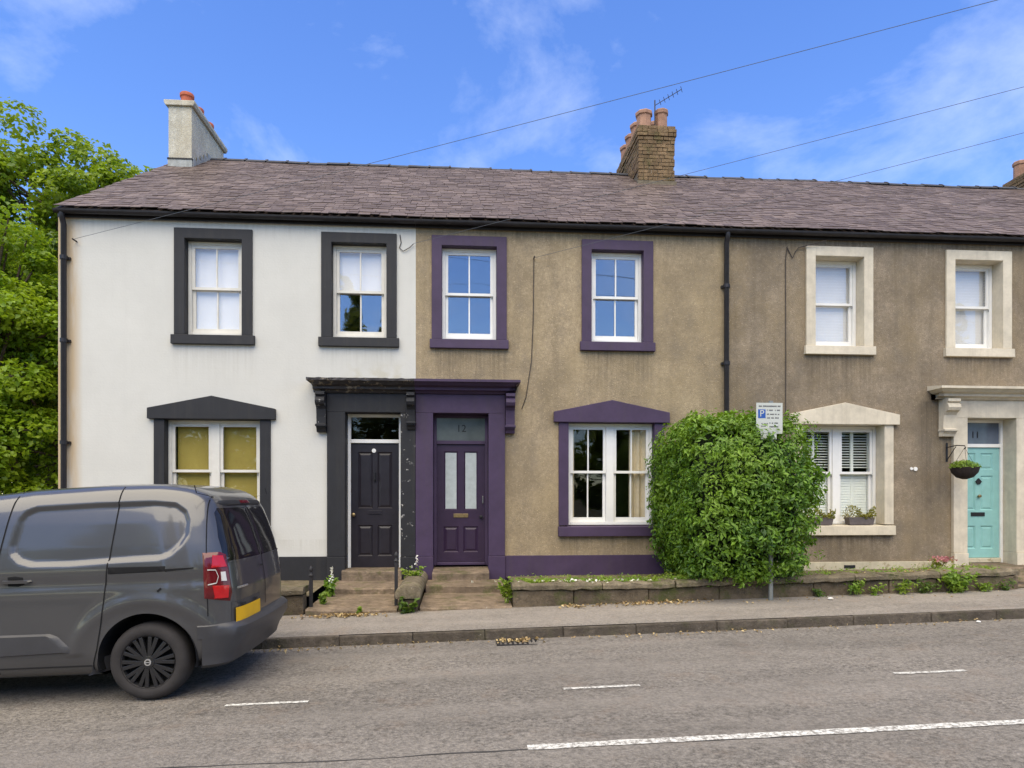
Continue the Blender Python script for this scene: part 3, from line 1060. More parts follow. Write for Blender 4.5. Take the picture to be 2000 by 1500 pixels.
def curtain(h, x0, x1, z0, z1, y, mat, seed=0, amp=0.03, per=0.11):
    rr = random.Random(seed)
    n = max(4, int((x1 - x0) / 0.015))
    m = MB()
    ph = rr.uniform(0, 6)
    for i in range(n + 1):
        x = x0 + (x1 - x0) * i / n
        yy = y + amp * math.sin(2 * math.pi * (x - x0) / per + ph + 0.7 * math.sin(9 * x))
        m.v += [(x, yy, z0), (x + 0.004, yy * 1.0, z1)]
        if i:
            k = 2 * i
            m.f.append((k - 2, k, k + 1, k - 1))
    return m.build('curtain', mat, h, smooth=True)


M_BLIND = simple('white_blind_cloth', (0.86, 0.85, 0.82), 0.9, 0.04, 3, 0)
M_OCHRE = simple('ochre_blind_cloth', (0.32, 0.255, 0.06), 0.9, 0.10, 2, 0)
M_BEIGE = simple('beige_curtain_cloth', (0.66, 0.57, 0.40), 0.9, 0.1, 8, 0)
M_SHUT = simple('pale_shutter_paint', (0.76, 0.80, 0.73), 0.5, 0.05, 5, 0)
M_INK = simple('dark_lettering', (0.012, 0.012, 0.014), 0.6, 0.05, 5, 0)
M_WIRE = simple('grey_overhead_wire', (0.10, 0.11, 0.13), 0.7, 0.1, 5, 0)
M_CABLE = simple('cable_sheath', (0.055, 0.045, 0.04), 0.7, 0.2, 5, 0)

UZ0, UZ1, UZM = 4.24, 5.775, 5.02
GZ0, GZ1, GZM = 1.17, 2.885, 2.065

# ---- house W: white with charcoal trim
XW0, XW1, XP1, XC1, XD1 = -6.36, -0.765, 4.479, 9.93, 15.15
hW = thing('terraced_house', 'white painted end-of-terrace house with charcoal window and door surrounds', 'house', ((XW0 + XW1) / 2, YF, 0), 'houses of the terrace')
hP = thing('terraced_house', 'brown roughcast terraced house with purple window and door surrounds', 'house', ((XP1 + XW1) / 2, YF, 0), 'houses of the terrace')
hC = thing('terraced_house', 'grey-brown roughcast house with cream surrounds and pale blue-green front door', 'house', ((XP1 + XC1) / 2, YF, 0), 'houses of the terrace')
hD = thing('terraced_house', 'roughcast terraced house at the right edge, beyond the pale blue-green door', 'house', ((XD1 + XC1) / 2, YF, 0), 'houses of the terrace')

uW = [(-4.42, -3.535), (-2.118, -1.238)]
uP = [(-0.339, 0.563), (2.148, 3.03)]
uC = [(6.025, 6.89), (8.545, 9.425)]
gW, gP, gC = (-4.73, -3.25), (1.76, 3.215), (5.80, 7.255)
dW, dP, dC = (-1.897, -1.006), (-0.481, 0.427), (8.748, 9.65)
DZ1 = 3.02


def ops(us, g, d, dz0):
    e = 0.06
    return [(a - e, b + e, UZ0 - e, UZ1 + e) for a, b in us] + [(g[0] - e, g[1] + e, GZ0 - e, GZ1 + e), (d[0] - e, d[1] + e, dz0, DZ1 + e)]


house_wall(hW, XW0, XW1, ops(uW, gW, dW, 0.2), M_WHITE, left=True)
house_wall(hP, XW1, XP1, ops(uP, gP, dP, 0.2), M_BROWN)
house_wall(hC, XP1, XC1, ops(uC, gC, dC, 0.2), M_GREY)
mir = lambda p: (2 * XC1 - p[1], 2 * XC1 - p[0])
uD, gD, dD = [mir(uC[1]), mir(uC[0])], mir(gC), mir(dC)
house_wall(hD, XC1, XD1, ops(uD, gD, dD, 0.2), M_GREY, right=True)

for k_, me_ in enumerate(lay_slates([(XW0, XW1), (XW1, XP1), (XP1, XC1), (XC1, XD1)], XW0 + 0.03, XD1, 5)):
    SLATE_SETS[k_ + 1] = me_
for h, a, b, s, vg in ((hW, XW0, XW1, 1, -0.03), (hP, XW1, XP1, 2, 0), (hC, XP1, XC1, 3, 0), (hD, XC1, XD1, 4, 0.0)):
    roof(h, a, b, s, vg)
    gutter(h, a + (0.02 if vg else 0), b - 0.002, 0)
for (a, b) in uW:
    upper_surround(hW, a, b, UZ0, UZ1, M_CHAR, sillx=0.04)
    window(hW, a + 0.002, b - 0.002, UZ0 + 0.014, UZ1 - 0.002, UZM, YF + 0.12, True, mat=M_SASH_OLD, glass=M_GLASS_MID, glass2=M_GLASS if a > -3 else None)
MB().box(uW[0][0] + .03, uW[0][1] - .03, YF + 0.226, YF + 0.229, UZ0, UZ1).build('blind', M_BLIND, hW)
MB().box(uW[1][0] + .03, uW[1][1] - .03, YF + 0.226, YF + 0.229, 5.06, UZ1).build('blind', M_BLIND, hW)
pediment_surround(hW, gW[0], gW[1], GZ0, GZ1, M_CHAR)
window(hW, gW[0] + .002, gW[1] - .002, GZ0 + 0.004, GZ1 - 0.002, GZM, YF + 0.12, False, 2, mat=M_SASH_OLD, glass=M_GLASS_DULL)
MB().box(gW[0] + .10, gW[1] - .04, YF + 0.235, YF + 0.238, GZ0, GZ1).build('blind', M_OCHRE, hW)
for (a, b) in uP:
    upper_surround(hP, a, b, UZ0, UZ1, M_PURPLE)
    window(hP, a + 0.002, b - 0.002, UZ0 + 0.014, UZ1 - 0.002, UZM, YF + 0.12, True)
pediment_surround(hP, gP[0], gP[1], GZ0, GZ1, M_PURPLE)
window(hP, gP[0] + .002, gP[1] - .002, GZ0 + 0.004, GZ1 - 0.002, GZM, YF + 0.12, True, 2, glass=M_GLASS_DULL)
curtain(hP, gP[1] - 0.36, gP[1] - 0.02, 1.1, GZ1 + 0.1, YF + 0.255, M_BEIGE, 3)
curtain(hP, gP[0] + 0.02, gP[0] + 0.14, 1.1, GZ1 + 0.1, YF + 0.255, M_BEIGE, 4)
for h, us, g in ((hC, uC, gC), (hD, uD, gD)):
    for (a, b) in us:
        upper_surround(h, a, b, UZ0, UZ1, M_CREAM, depth=0.29)
        window(h, a + 0.002, b - 0.002, UZ0 + 0.014, UZ1 - 0.002, UZM, YF + 0.22, False, glass=M_GLASS_MID)
        bl = MB()
        for k in range(30):
            z = UZ0 + 0.03 + k * 0.05
            bl.hexa([(a + .05, YF + .345, z), (b - .05, YF + .345, z), (b - .05, YF + .350, z + .002), (a + .05, YF + .350, z + .002), (a + .05, YF + .330, z + .050), (b - .05, YF + .330, z + .050), (b - .05, YF + .333, z + .052), (a + .05, YF + .333, z + .052)])
        bl.build('venetian_blind', M_BLIND, h, kind='stuff')
    pediment_surround(h, g[0], g[1], GZ0, GZ1, M_CREAM, depth=0.29)
    window(h, g[0] + .002, g[1] - .002, GZ0 + 0.004, GZ1 - 0.002, GZM, YF + 0.22, False, 2, glass=M_GLASS_DULL)
    for q, (a, b) in enumerate(((g[0] + 0.03, (g[0] + g[1]) / 2 - 0.02), ((g[0] + g[1]) / 2 + 0.02, g[1] - 0.03))):
        fr = MB()
        st = 0.05
        y0 = YF + 0.325
        for x in (a, (a + b) / 2 - st / 2, b - st):
            fr.box(x, x + st, y0, y0 + 0.03, GZ0, GZ1)
        for z in (GZ0, GZM - 0.04, GZ1 - 0.05):
            for x, w in ((a + st, (a + b) / 2 - st / 2), ((a + b) / 2 + st / 2, b - st)):
                fr.box(x, w, y0 + .002, y0 + 0.028, z, z + 0.05)
        sh = fr.build('shutter_frame', M_SHUT, h)
        sl = MB()
        for k in range(36):
            z = GZ0 + 0.06 + k * 0.0465
            if abs(z - GZM) < 0.06 or z > GZ1 - 0.07:
                continue
            sh_ = z < GZM
            for x, w in ((a + st, (a + b) / 2 - st / 2), ((a + b) / 2 + st / 2, b - st)):
                ya_, yb2, op = (y0 - .002, y0 + .012, .050) if sh_ else (y0 - .010, y0 + .030, .020)
                sl.hexa([(x, ya_, z), (w, ya_, z), (w, ya_ + .006, z), (x, ya_ + .006, z), (x, yb2, z + op), (w, yb2, z + op), (w, yb2 + .006, z + op), (x, yb2 + .006, z + op)])
        sl.build('shutter_slats', M_SHUT, sh, kind='stuff')

# doorcases
pilaster(hW, -2.184, -1.897, M_CHAR, -0.1, DZ1)
pilaster(hW, -1.006, -0.767, M_CHAR, -0.1, DZ1, flake=M_CHAR_PEEL, basemat=M_CHAR_PEEL)
pilaster(hP, -0.763, -0.481, M_PURPLE, -0.1, DZ1)
pilaster(hP, 0.427, 0.698, M_PURPLE, -0.1, DZ1)
MB().box(-2.186, -0.767, YF - 0.062, YF + 0.26, DZ1 + 0.001, 3.329).build('door_frieze', M_CHAR, hW, bevel=0.006)
MB().box(-0.763, 0.70, YF - 0.062, YF + 0.26, DZ1 + 0.001, 3.329).build('door_frieze', M_PURPLE, hP, bevel=0.006)
M_CORN_W = peeling('flaking_cornice_paint', (0.040, 0.036, 0.038), (0.20, 0.165, 0.12), 0.56)
cornice(hW, -2.45, -0.766, M_CORN_W, (True, False), rough=0.007)
cornice(hP, -0.764, 0.93, M_PURPLE, (False, True))
console(hW, -2.34, -2.19, M_CHAR_PEEL)
console(hW, -0.90, -0.77, M_CHAR_PEEL, z=2.74)
console(hP, 0.705, 0.855, M_PURPLE)
pilaster(hC, 8.494, 8.748, M_CREAM, -0.1, DZ1)
pilaster(hC, 9.65, 9.928, M_CREAM, -0.1, DZ1)
pilaster(hD, 9.932, dD[0], M_CREAM, -0.1, DZ1)
pilaster(hD, dD[1], dD[1] + 0.26, M_CREAM, -0.1, DZ1)
MB().box(8.492, 9.928, YF - 0.062, YF + 0.26, DZ1 + 0.001, 3.329).build('door_frieze', M_CREAM, hC, bevel=0.006)
MB().box(9.932, dD[1] + 0.26, YF - 0.062, YF + 0.26, DZ1 + 0.001, 3.329).build('door_frieze', M_CREAM, hD, bevel=0.006)
cornice(hC, 8.05, 9.929, M_CREAM, (True, False))
cornice(hD, 9.931, dD[1] + 0.6, M_CREAM, (False, True))
console(hC, 8.26, 8.488, M_CREAM)
console(hD, dD[1] + 0.266, dD[1] + 0.45, M_CREAM)
plinth(hW, XW0, -2.19, M_CHAR, 0.68)
plinth(hP, 0.704, XP1, M_PURPLE)
plinth(hC, XP1, 8.488, M_PLINTH_C, 0.53)
plinth(hD, dD[1] + 0.27, XD1, M_PLINTH_C, 0.53)
ab = MB().box(6.52, 6.72, YF - 0.050, YF - 0.046, 0.42, 0.475)
ab.build('air_brick', M_INK, hC)
MB().tube([(7.83, YF - 0.02, 2.13), (7.83, YF + 0.01, 2.13)], 0.035, 10).tube([(7.76, YF - 0.015, 2.135), (7.76, YF + 0.01, 2.135)], 0.025, 8).build('vent_cap', M_SASH, hC)


def door_frame(h, d, z0, zt, y, mat, sides=True):
    a, b = d
    m = MB()
    m.box(a + .002, a + .05, y - 0.03, y + 0.05, z0, DZ1 - 0.002).box(b - .05, b - .002, y - 0.03, y + 0.05, z0, DZ1 - 0.002)
    m.box(a + .05, b - .05, y - 0.028, y + 0.05, DZ1 - 0.05, DZ1 - 0.003).box(a + .05, b - .05, y - 0.035, y + 0.05, zt, zt + 0.06)
    return m.build('door_frame', mat, h, bevel=0.004)


YD = YF + 0.22
TZ = 2.54
L6 = [(0.14, 0.45, 0.475, 0.93, 'panel'), (0.55, 0.86, 0.475, 0.93, 'panel'), (0.14, 0.45, 0.09, 0.34, 'panel'), (0.55, 0.86, 0.09, 0.34, 'panel')]
# white house door
fW = door_frame(hW, dW, 0.47, TZ, YD, M_SASH)
pd = panel_door(hW, dW[0] + .052, dW[1] - .052, 0.475, TZ - 0.003, YD, M_DOOR_W, L6)
MB().box(-1.56, -1.34, YD - 0.012, YD - 0.001, 1.36, 1.42).build('letter_box', M_DOOR_W, pd, bevel=0.003)
MB().lathe([(0.001, 0), (0.035, 0.004), (0.035, 0.012)], (-1.47, YD - 0.013, 2.415), 14, 'y').build('number_disc', M_SASH, pd)
MB().lathe([(0.012, 0), (0.032, -0.03), (0.03, -0.05), (0.001, -0.062)], (-1.80, YD - 0.001, 1.35), 14, 'y').build('door_knob', M_BRASS, pd, smooth=True)
MB().tube([(-1.45, YD - 0.005, 2.05), (-1.45, YD - 0.035, 2.04), (-1.45, YD - 0.04, 1.93), (-1.45, YD - 0.01, 1.9)], 0.012, 8).build('door_knocker', M_INK, pd, smooth=True)
MB().box(dW[0] + .05, dW[1] - .05, YD + 0.008, YD + 0.014, TZ + 0.06, DZ1 - 0.05).build('fanlight', M_GLASS_DULL, hW)
# purple house door
fP = door_frame(hP, dP, 0.5, TZ - 0.01, YD, M_PURPLE)
LP = [(0.15, 0.435, 0.44, 0.94, 'glass'), (0.565, 0.85, 0.44, 0.94, 'glass'), (0.14, 0.45, 0.08, 0.30, 'panel'), (0.55, 0.86, 0.08, 0.30, 'panel')]
pd = panel_door(hP, dP[0] + .052, dP[1] - .052, 0.56, TZ - 0.013, YD, M_DOOR_P, LP)
MB().box(-0.15, 0.095, YD - 0.012, YD - 0.001, 1.30, 1.365).build('letter_box', M_BRASS, pd, bevel=0.004)
MB().lathe([(0.012, 0), (0.03, -0.03), (0.028, -0.05), (0.001, -0.06)], (0.31, YD - 0.001, 1.31), 14, 'y').build('door_knob', M_INK, pd, smooth=True)
MB().tube([(0.34, YD - 0.03, 1.66), (0.34, YD - 0.05, 1.64), (0.34, YD - 0.05, 1.55), (0.34, YD - 0.03, 1.53)], 0.008, 8).build('door_latch', M_STEEL, pd)
MB().box(dP[0] + .05, dP[1] - .05, YD - 0.05, YD + 0.03, 0.505, 0.555).build('door_threshold', M_PURPLE, hP, bevel=0.01)
fl = MB().box(dP[0] + .05, dP[1] - .05, YD + 0.008, YD + 0.014, TZ + 0.05, DZ1 - 0.05).build('fanlight', M_FANLIGHT, hP)
text_mesh('12', 0.17, (-0.02, YD + 0.004, 2.79), M_INK, fl, 'house_number')
# cream house door
YC = YF + 0.26
fC = door_frame(hC, dC, 0.47, TZ - 0.01, YC, M_SASH)
LC = [(0.14, 0.44, 0.80, 0.95, 'panel'), (0.56, 0.86, 0.80, 0.95, 'panel'), (0.14, 0.44, 0.43, 0.745, 'panel'), (0.56, 0.86, 0.43, 0.745, 'panel'), (0.14, 0.44, 0.08, 0.29, 'panel'), (0.56, 0.86, 0.08, 0.29, 'panel')]
pd = panel_door(hC, dC[0] + .052, dC[1] - .052, 0.56, TZ - 0.013, YC, M_DOOR_C, LC)
MB().box(9.06, 9.32, YC - 0.012, YC - 0.001, 1.30, 1.37).build('letter_box', M_INK, pd, bevel=0.004)
MB().prism([(9.14, 1.92), (9.20, 1.98), (9.26, 1.92), (9.22, 1.87), (9.18, 1.87)], 'y', YC - 0.02, YC - 0.001).build('door_knocker', M_INK, pd)
MB().lathe([(0.012, 0), (0.03, -0.03), (0.028, -0.05), (0.001, -0.06)], (9.2, YC - 0.001, 1.66), 14, 'y').build('door_knob', M_BRASS, pd, smooth=True)
MB().box(dC[0] + .05, dC[1] - .05, YC - 0.05, YC + 0.03, 0.475, 0.555).build('door_threshold', M_PLINTH_C, hC, bevel=0.01)
fl = MB().box(dC[0] + .05, dC[1] - .05, YC + 0.008, YC + 0.014, TZ + 0.05, DZ1 - 0.05).build('fanlight', M_FANBLUE, hC)
text_mesh('11', 0.17, (9.15, YC + 0.004, 2.75), M_INK, fl, 'house_number')
# house beyond
door_frame(hD, dD, 0.47, TZ - 0.01, YC, M_SASH)
panel_door(hD, dD[0] + .052, dD[1] - .052, 0.50, TZ - 0.013, YC, M_DOOR_W, L6)
MB().box(dD[0] + .05, dD[1] - .05, YC + 0.008, YC + 0.014, TZ + 0.05, DZ1 - 0.05).build('fanlight', M_FANLIGHT, hD)

downpipe(hW, -6.235, 0.1, 6.0, brackets=(0.9, 2.5, 4.1, 5.4))
downpipe(hP, 4.44, 0.4, 6.0)
downpipe(hD, 10.12, 0.4, 6.0)


# chimneys
def pot(ch, x, y, z, r, hgt, mat, square=False):
    prof = [(r * 0.92, 0), (r * 0.9, hgt * 0.75), (r * 1.06, hgt * 0.80), (r * 1.08, hgt * 0.95), (r, hgt), (r * 0.75, hgt), (r * 0.7, hgt * 0.6)]
    return MB().lathe(prof, (x, y, z), 8 if square else 20, cap=True).build('chimney_pot', mat, ch, smooth=not square)


cm = MB().box(-6.215, -5.735, 14.6, 16.5, 8.3, 9.93)
cW = cm.build('chimney', M_CHIMW, hW, bevel=0.012)
MB().prism([(-6.26, 9.93), (-5.69, 9.93), (-5.66, 9.985), (-5.66, 10.04), (-6.29, 10.04), (-6.29, 9.985)], 'y', 14.55, 16.55).build('chimney_cap', M_CHIMW, cW, bevel=0.01)
MB().box(-6.225, -5.725, 14.59, 16.51, 8.3, 8.80).build('flashing', M_LEAD, cW)
MB().box(-6.235, -5.715, 14.58, 16.52, 8.80, 8.83).build('flashing_edge', M_INK, cW)
sf = MB()
for k in range(5):
    y = 14.62 + k * 0.2
    z = roof_z(y) + 0.02
    sf.hexa([(-5.716, y, z), (-5.708, y, z), (-5.708, y + .19, z + .12), (-5.716, y + .19, z + .12), (-5.716, y, z + .2), (-5.708, y, z + .2), (-5.708, y + .19, z + .2), (-5.716, y + .19, z + .2)])
sf.build('step_flashing', M_LEAD, cW)
for y in (14.95, 15.5, 16.1):
    pot(cW, -5.97, y, 10.03, 0.135, 0.36, M_POTRED)

brick_mb = MB().box(-0.5, 0.5, -0.5, 0.5, -0.5, 0.5)
_b = brick_mb.build('brick_mesh', M_BRICK, None, bevel=0.035, local=True)
BRICK = _b.data
bpy.data.objects.remove(_b)


def brick_chimney(h, x0, x1, y0, y1, zt, seed, pots=True):
    rr = random.Random(seed)
    core = MB().box(x0 + .018, x1 - .018, y0 + .018, y1 - .018, 8.3, zt - 0.02).build('chimney', M_MORTAR, h)
    ch = 0.082
    z = zt
    k = 0
    while z > roof_z(y0) - 0.1:
        e = (0.035 if k in (1, 2) else 0.0) + (0.012 if k in (0, 3) else 0)
        zc = z - ch / 2
        ax, bx, ay, by = x0 - e, x1 + e, y0 - e, y1 + e

        def course(lo, hi, put, off):
            c = lo - off
            while c < hi - 0.01:
                w = rr.choice((0.2, 0.225, 0.24, 0.11))
                a, b = max(lo, c + .006), min(hi, c + w - .006)
                c += w
                if b - a > 0.05:
                    put((a + b) / 2, b - a)
        th = 0.1
        off = 0.11 if k % 2 else 0.0
        course(ax, bx, lambda c, w: piece('brick', BRICK, core, (c, ay + th / 2 + rr.uniform(-.006, .006), zc + rr.uniform(-.004, .004)), (rr.uniform(-.03, .03), rr.uniform(-.015, .015), rr.uniform(-.02, .02)), (w, th, ch - 0.012)), off)
        if zc > roof_z(y0 + 0.9) - 0.25:
            course(ay + th, by, lambda c, w: piece('brick', BRICK, core, (ax + th / 2 + rr.uniform(-.006, .006), c, zc + rr.uniform(-.004, .004)), (0, rr.uniform(-.03, .03), rr.uniform(-.02, .02)), (th, w, ch - 0.012)), 0.11 - off)
        z -= ch
        k += 1
    return core


cP = brick_chimney(hP, 3.93, 4.76, 14.66, 16.75, 9.98, 5)
MB().box(3.98, 4.71, 14.7, 16.7, 9.96, 10.0).build('flaunching', M_MORTAR, cP, bevel=0.01)
for i, y in enumerate((14.9, 15.4, 15.9, 16.4)):
    pot(cP, 4.12, y, 9.99, 0.185, 0.40, M_POT, True)
    pot(cP, 4.52, y, 9.99, 0.155, 0.45, M_POT, True)
ae = MB()
ae.tube([(4.34, 14.78, 9.95), (4.34, 14.78, 10.62)], 0.014, 6)
ae.tube([(4.34, 14.78, 10.5), (4.86, 14.5, 10.72)], 0.008, 5)
for k in range(6):
    t = 0.2 + 0.16 * k
    c = Vector((4.34 + 0.52 * t, 14.78 - 0.28 * t, 10.5 + 0.22 * t))
    ae.tube([c - Vector((.05, .1, 0)), c + Vector((.05, .1, 0))], 0.006, 4)
ae.build('television_aerial', M_CABLE, cP)
MB().box(3.90, 4.79, 14.62, 14.70, roof_z(14.66) - 0.1, roof_z(14.66) + 0.06).build('flashing', M_MORTAR, cP)
cD = brick_chimney(hD, 14.4, 15.1, 14.66, 16.75, 9.98, 6)
for y in (14.9, 15.4, 15.9, 16.4):
    pot(cD, 14.55, y, 9.97, 0.15, 0.44, M_POT, True)

# cables on the walls
def sag(p0, p1, s, n=16):
    p0, p1 = Vector(p0), Vector(p1)
    return [p0.lerp(p1, i / n) - Vector((0, 0, s * 4 * (i / n) * (1 - i / n))) for i in range(n + 1)]


MB().tube([(1.18, YF - 0.012, 5.6), (1.17, YF - 0.012, 4.6), (1.14, YF - 0.012, 3.9), (1.05, YF - 0.012, 3.3), (0.98, YF - 0.012, 3.1)], 0.007, 5).build('wall_cable', M_CABLE, hP)
MB().tube([(5.53, YF - 0.012, 5.92), (5.50, YF - 0.012, 5.7), (5.505, YF - 0.012, 4.0), (5.50, YF - 0.012, 2.6), (5.50, YF - 0.012, 0.6)], 0.008, 5).tube([(5.53, YF - 0.012, 5.90), (5.62, YF - 0.02, 5.72), (5.66, YF - 0.02, 5.82), (5.72, YF - 0.03, 5.9), (6.15, 10.86, 5.99)], 0.008, 5).build('wall_cable', M_CABLE, hC)
MB().tube([(-1.02, YF - 0.012, 5.93), (-1.0, YF - 0.012, 5.80), (-1.03, YF - 0.012, 5.72), (-0.97, YF - 0.02, 5.66), (-0.86, YF - 0.03, 5.72), (-0.80, YF - 0.03, 5.78)], 0.007, 5).build('wall_cable', M_CABLE, hW)

# pole out of frame and its three drop wires
pole = thing('utility_pole', 'wooden telephone pole across the road that carries the overhead wires', 'pole', (23.9, -1.8, gz(23.9)))
MB().tube([(23.9, -1.8, -0.5), (23.9, -1.8, 8.4)], 0.14, 12, 0.10).build('shaft', M_BARK, pole, smooth=True)
MB().box(23.4, 24.4, -1.85, -1.75, 7.95, 8.05).build('cross_arm', M_BARK, pole)
for i, (a, lab) in enumerate((((-6.08, 10.9, 5.68), 'overhead wire running to the left corner of the white house'), ((-0.80, 10.95, 5.78), 'overhead wire running to the joint of the white and brown houses'), ((1.18, 10.95, 5.60), 'overhead wire running to the wall between the purple upstairs windows'))):
    MB().tube(sag((23.8 + 0.05 * i, -1.8, 8.06), a, 0.1, 24), 0.0032, 5).build('overhead_wire', M_WIRE, None, label=lab, cat='wire', group='overhead wires')
for n_, x, z, hh in (('a', -6.08, 5.68, hW), ('b', 1.18, 5.60, hP)):
    MB().tube([(x, YF, z), (x, 10.88, z)], 0.012, 6).build('cable_hook', M_CABLE, hh)

# ------------------------------------------------------------------ forecourts, steps and low walls
def cope_z(x):
    return float(np.interp(x, [-6, -2, 0.6, 2.9, 3.0, 4.4, 6.0, 8.0], [0.42, 0.44, 0.47, 0.475, 0.50, 0.53, 0.56, 0.61]))


sheet('forecourt', [0.72, 1.5, 2.5, 3.5, 4.5, 5.5, 6.5, 7.5, 8.45], [9.25, 9.6, 10.2, 10.96], lambda x, y: (cope_z(x) - 0.035) * (1 - (y - 9.25) / 1.71) + float(np.interp(x, [.7, 3, 5, 8.4], [.33, .35, .39, .41])) * (y - 9.25) / 1.71 + 0.01 * math.sin(7 * x + 5 * y), M_SOIL)
sheet('forecourt', [-6.34, -5, -3.5, -2.1], [9.25, 9.6, 10.2, 10.96], lambda x, y: 0.30 + 0.01 * math.sin(5 * x + 3 * y), M_SOIL)
sheet('forecourt', [8.0, 9.0, 10.2, 11.0], [9.05, 10.0, 10.96], lambda x, y: pave_z(x) + 0.01 + 0.02 * (y - 9), M_STEP)


def low_wall(label, x0, x1, copes, seed, y0=9.0, y1=9.28):
    rr = random.Random(seed)
    t = thing('low_stone_wall', label, 'wall', ((x0 + x1) / 2, y0, pave_z((x0 + x1) / 2)), 'low front walls')
    c = MB()
    n = 8
    for i in range(n):
        a, b = x0 + 0.02 + (x1 - x0 - 0.04) * i / n, x0 + 0.02 + (x1 - x0 - 0.04) * (i + 1) / n
        c.hexa([(a, y0 + .03, pave_z(a) - .1), (b, y0 + .03, pave_z(b) - .1), (b, y1 - .03, pave_z(b) - .1), (a, y1 - .03, pave_z(a) - .1), (a, y0 + .03, cope_z(a) - .09), (b, y0 + .03, cope_z(b) - .09), (b, y1 - .03, cope_z(b) - .09), (a, y1 - .03, cope_z(a) - .09)])
    c.build('wall_core', M_STONE, t)
    for a, b in copes:
        m = MB()
        k = 9
        e = 0.012
        for i in range(k):
            p, q = a + e / 2 + (b - a - e) * i / k, a + e / 2 + (b - a - e) * (i + 1) / k
            za, zb = cope_z(p), cope_z(q)
            n0 = len(m.v)
            if i == 0:
                m.v += [(p, y0 - .045, za - .085), (p, y1 + .03, za - .08), (p, y1 + .03, za), (p, y0 - .02, za + .005), (p, y0 - .05, za - .03)]
            d = [rr.uniform(-.022, .022) for _ in range(3)]
            m.v += [(q, y0 - .045 + d[0], zb - .085 + d[1] * .5), (q, y1 + .03, zb - .08), (q, y1 + .03, zb + d[1]), (q, y0 - .02 + d[2], zb + .005 + d[1]), (q, y0 - .05 + d[0], zb - .03)]
            s0 = len(m.v) - 10
            for w in range(5):
                u = (w + 1) % 5
                m.f.append((s0 + w, s0 + 5 + w, s0 + 5 + u, s0 + u))
        m.f.append((0, 1, 2, 3, 4))
        L5 = len(m.v) - 5
        m.f.append(tuple(L5 + w for w in (4, 3, 2, 1, 0)))
        m.build('coping_stone', M_COPE, t, bevel=0.008)
    x = x0
    while x < x1 - 0.05:
        w = min(rr.uniform(0.45, 1.15), x1 - x)
        if x1 - x - w < 0.25:
            w = x1 - x
        a, b = x + 0.006, x + w - 0.006
        zb = [(pave_z(a) - .08), (pave_z(b) - .08)]
        zt = [cope_z(a) - .092, cope_z(b) - .092]
        rows = 2 if rr.random() < 0.35 and zt[0] - zb[0] > 0.3 else 1
        for r in range(rows):
            l = [zb[i] + (zt[i] - zb[i]) * r / rows + .004 for i in (0, 1)]
            u = [zb[i] + (zt[i] - zb[i]) * (r + 1) / rows - .004 for i in (0, 1)]
            d = rr.uniform(-.03, .018)
            MB().hexa([(a, y0 + d, l[0]), (b, y0 + d + rr.uniform(-.01, .01), l[1]), (b, y0 + .14, l[1]), (a, y0 + .14, l[0]), (a, y0 + d, u[0]), (b, y0 + d, u[1]), (b, y0 + .14, u[1]), (a, y0 + .14, u[0])]).build('stone', M_STONE, t, bevel=0.014)
        x += w
    return t


low_wall('low mossy sandstone wall with coping below the purple window and laurel bush', 0.68, 7.95, [(0.66, 1.9), (1.9, 2.92), (2.93, 4.25), (4.25, 5.5), (5.5, 6.75), (6.75, 7.97)], 8)
low_wall('short low stone wall behind the rear of the grey van', -6.3, -2.1, [(-6.3, -5.2), (-5.2, -4.1), (-4.1, -3.1), (-3.1, -2.09)], 9)

pier = thing('dividing_wall', 'low stone dividing wall with mossy rounded top between the two front steps', 'wall', (-0.71, 9.9, 0.1))
yy = 8.93
rr = random.Random(2)
for i, w in enumerate((0.62, 0.55, 0.68)):
    a, b = yy + .006, yy + w - .006
    MB().hexa([(-0.86, a, 0), (-0.59, a, 0), (-0.59, b, 0), (-0.86, b, 0), (-0.85, a, .28), (-0.60, a, .28), (-0.60, b, .28), (-0.85, b, .28)]).build('stone', M_STONE, pier, bevel=0.02)
    z = 0.29
    prof = [(-0.89, z), (-0.555, z), (-0.55, z + .09), (-0.59, z + .155), (-0.66, z + .185), (-0.79, z + .185), (-0.86, z + .15), (-0.895, z + .09)]
    MB().prism(prof, 'y', a - (0.04 if i == 0 else 0), b).build('coping_stone', M_COPE, pier, bevel=0.025, smooth=True)
    yy += w


def steps(label, blocks, seed):
    t = thing('stone_steps', label, 'steps', ((blocks[0][0] + blocks[0][1]) / 2, blocks[0][2], 0), 'front door steps')
    rr = random.Random(seed)
    for x0, x1, y0, y1, zb, zf, zk in blocks:
        m = MB()
        n = 6
        for i in range(n + 1):
            x = x0 + (x1 - x0) * i / n
            d, e = rr.uniform(-.012, .012), rr.uniform(-.007, .004) - (0.012 * math.sin(math.pi * i / n))
            m.v += [(x, y0 + d, zb), (x, y0 + d, zf - .02 + e), (x, y0 + d + .02, zf + e), (x, y1, zk), (x, y1, zb)]
            if i:
                s0 = len(m.v) - 10
                for w in range(5):
                    u = (w + 1) % 5
                    m.f.append((s0 + w, s0 + 5 + w, s0 + 5 + u, s0 + u))
        m.f.append((0, 1, 2, 3, 4))
        k = len(m.v) - 5
        m.f.append(tuple(k + w for w in (4, 3, 2, 1, 0)))
        m.build('step', M_STEP, t)
    return t


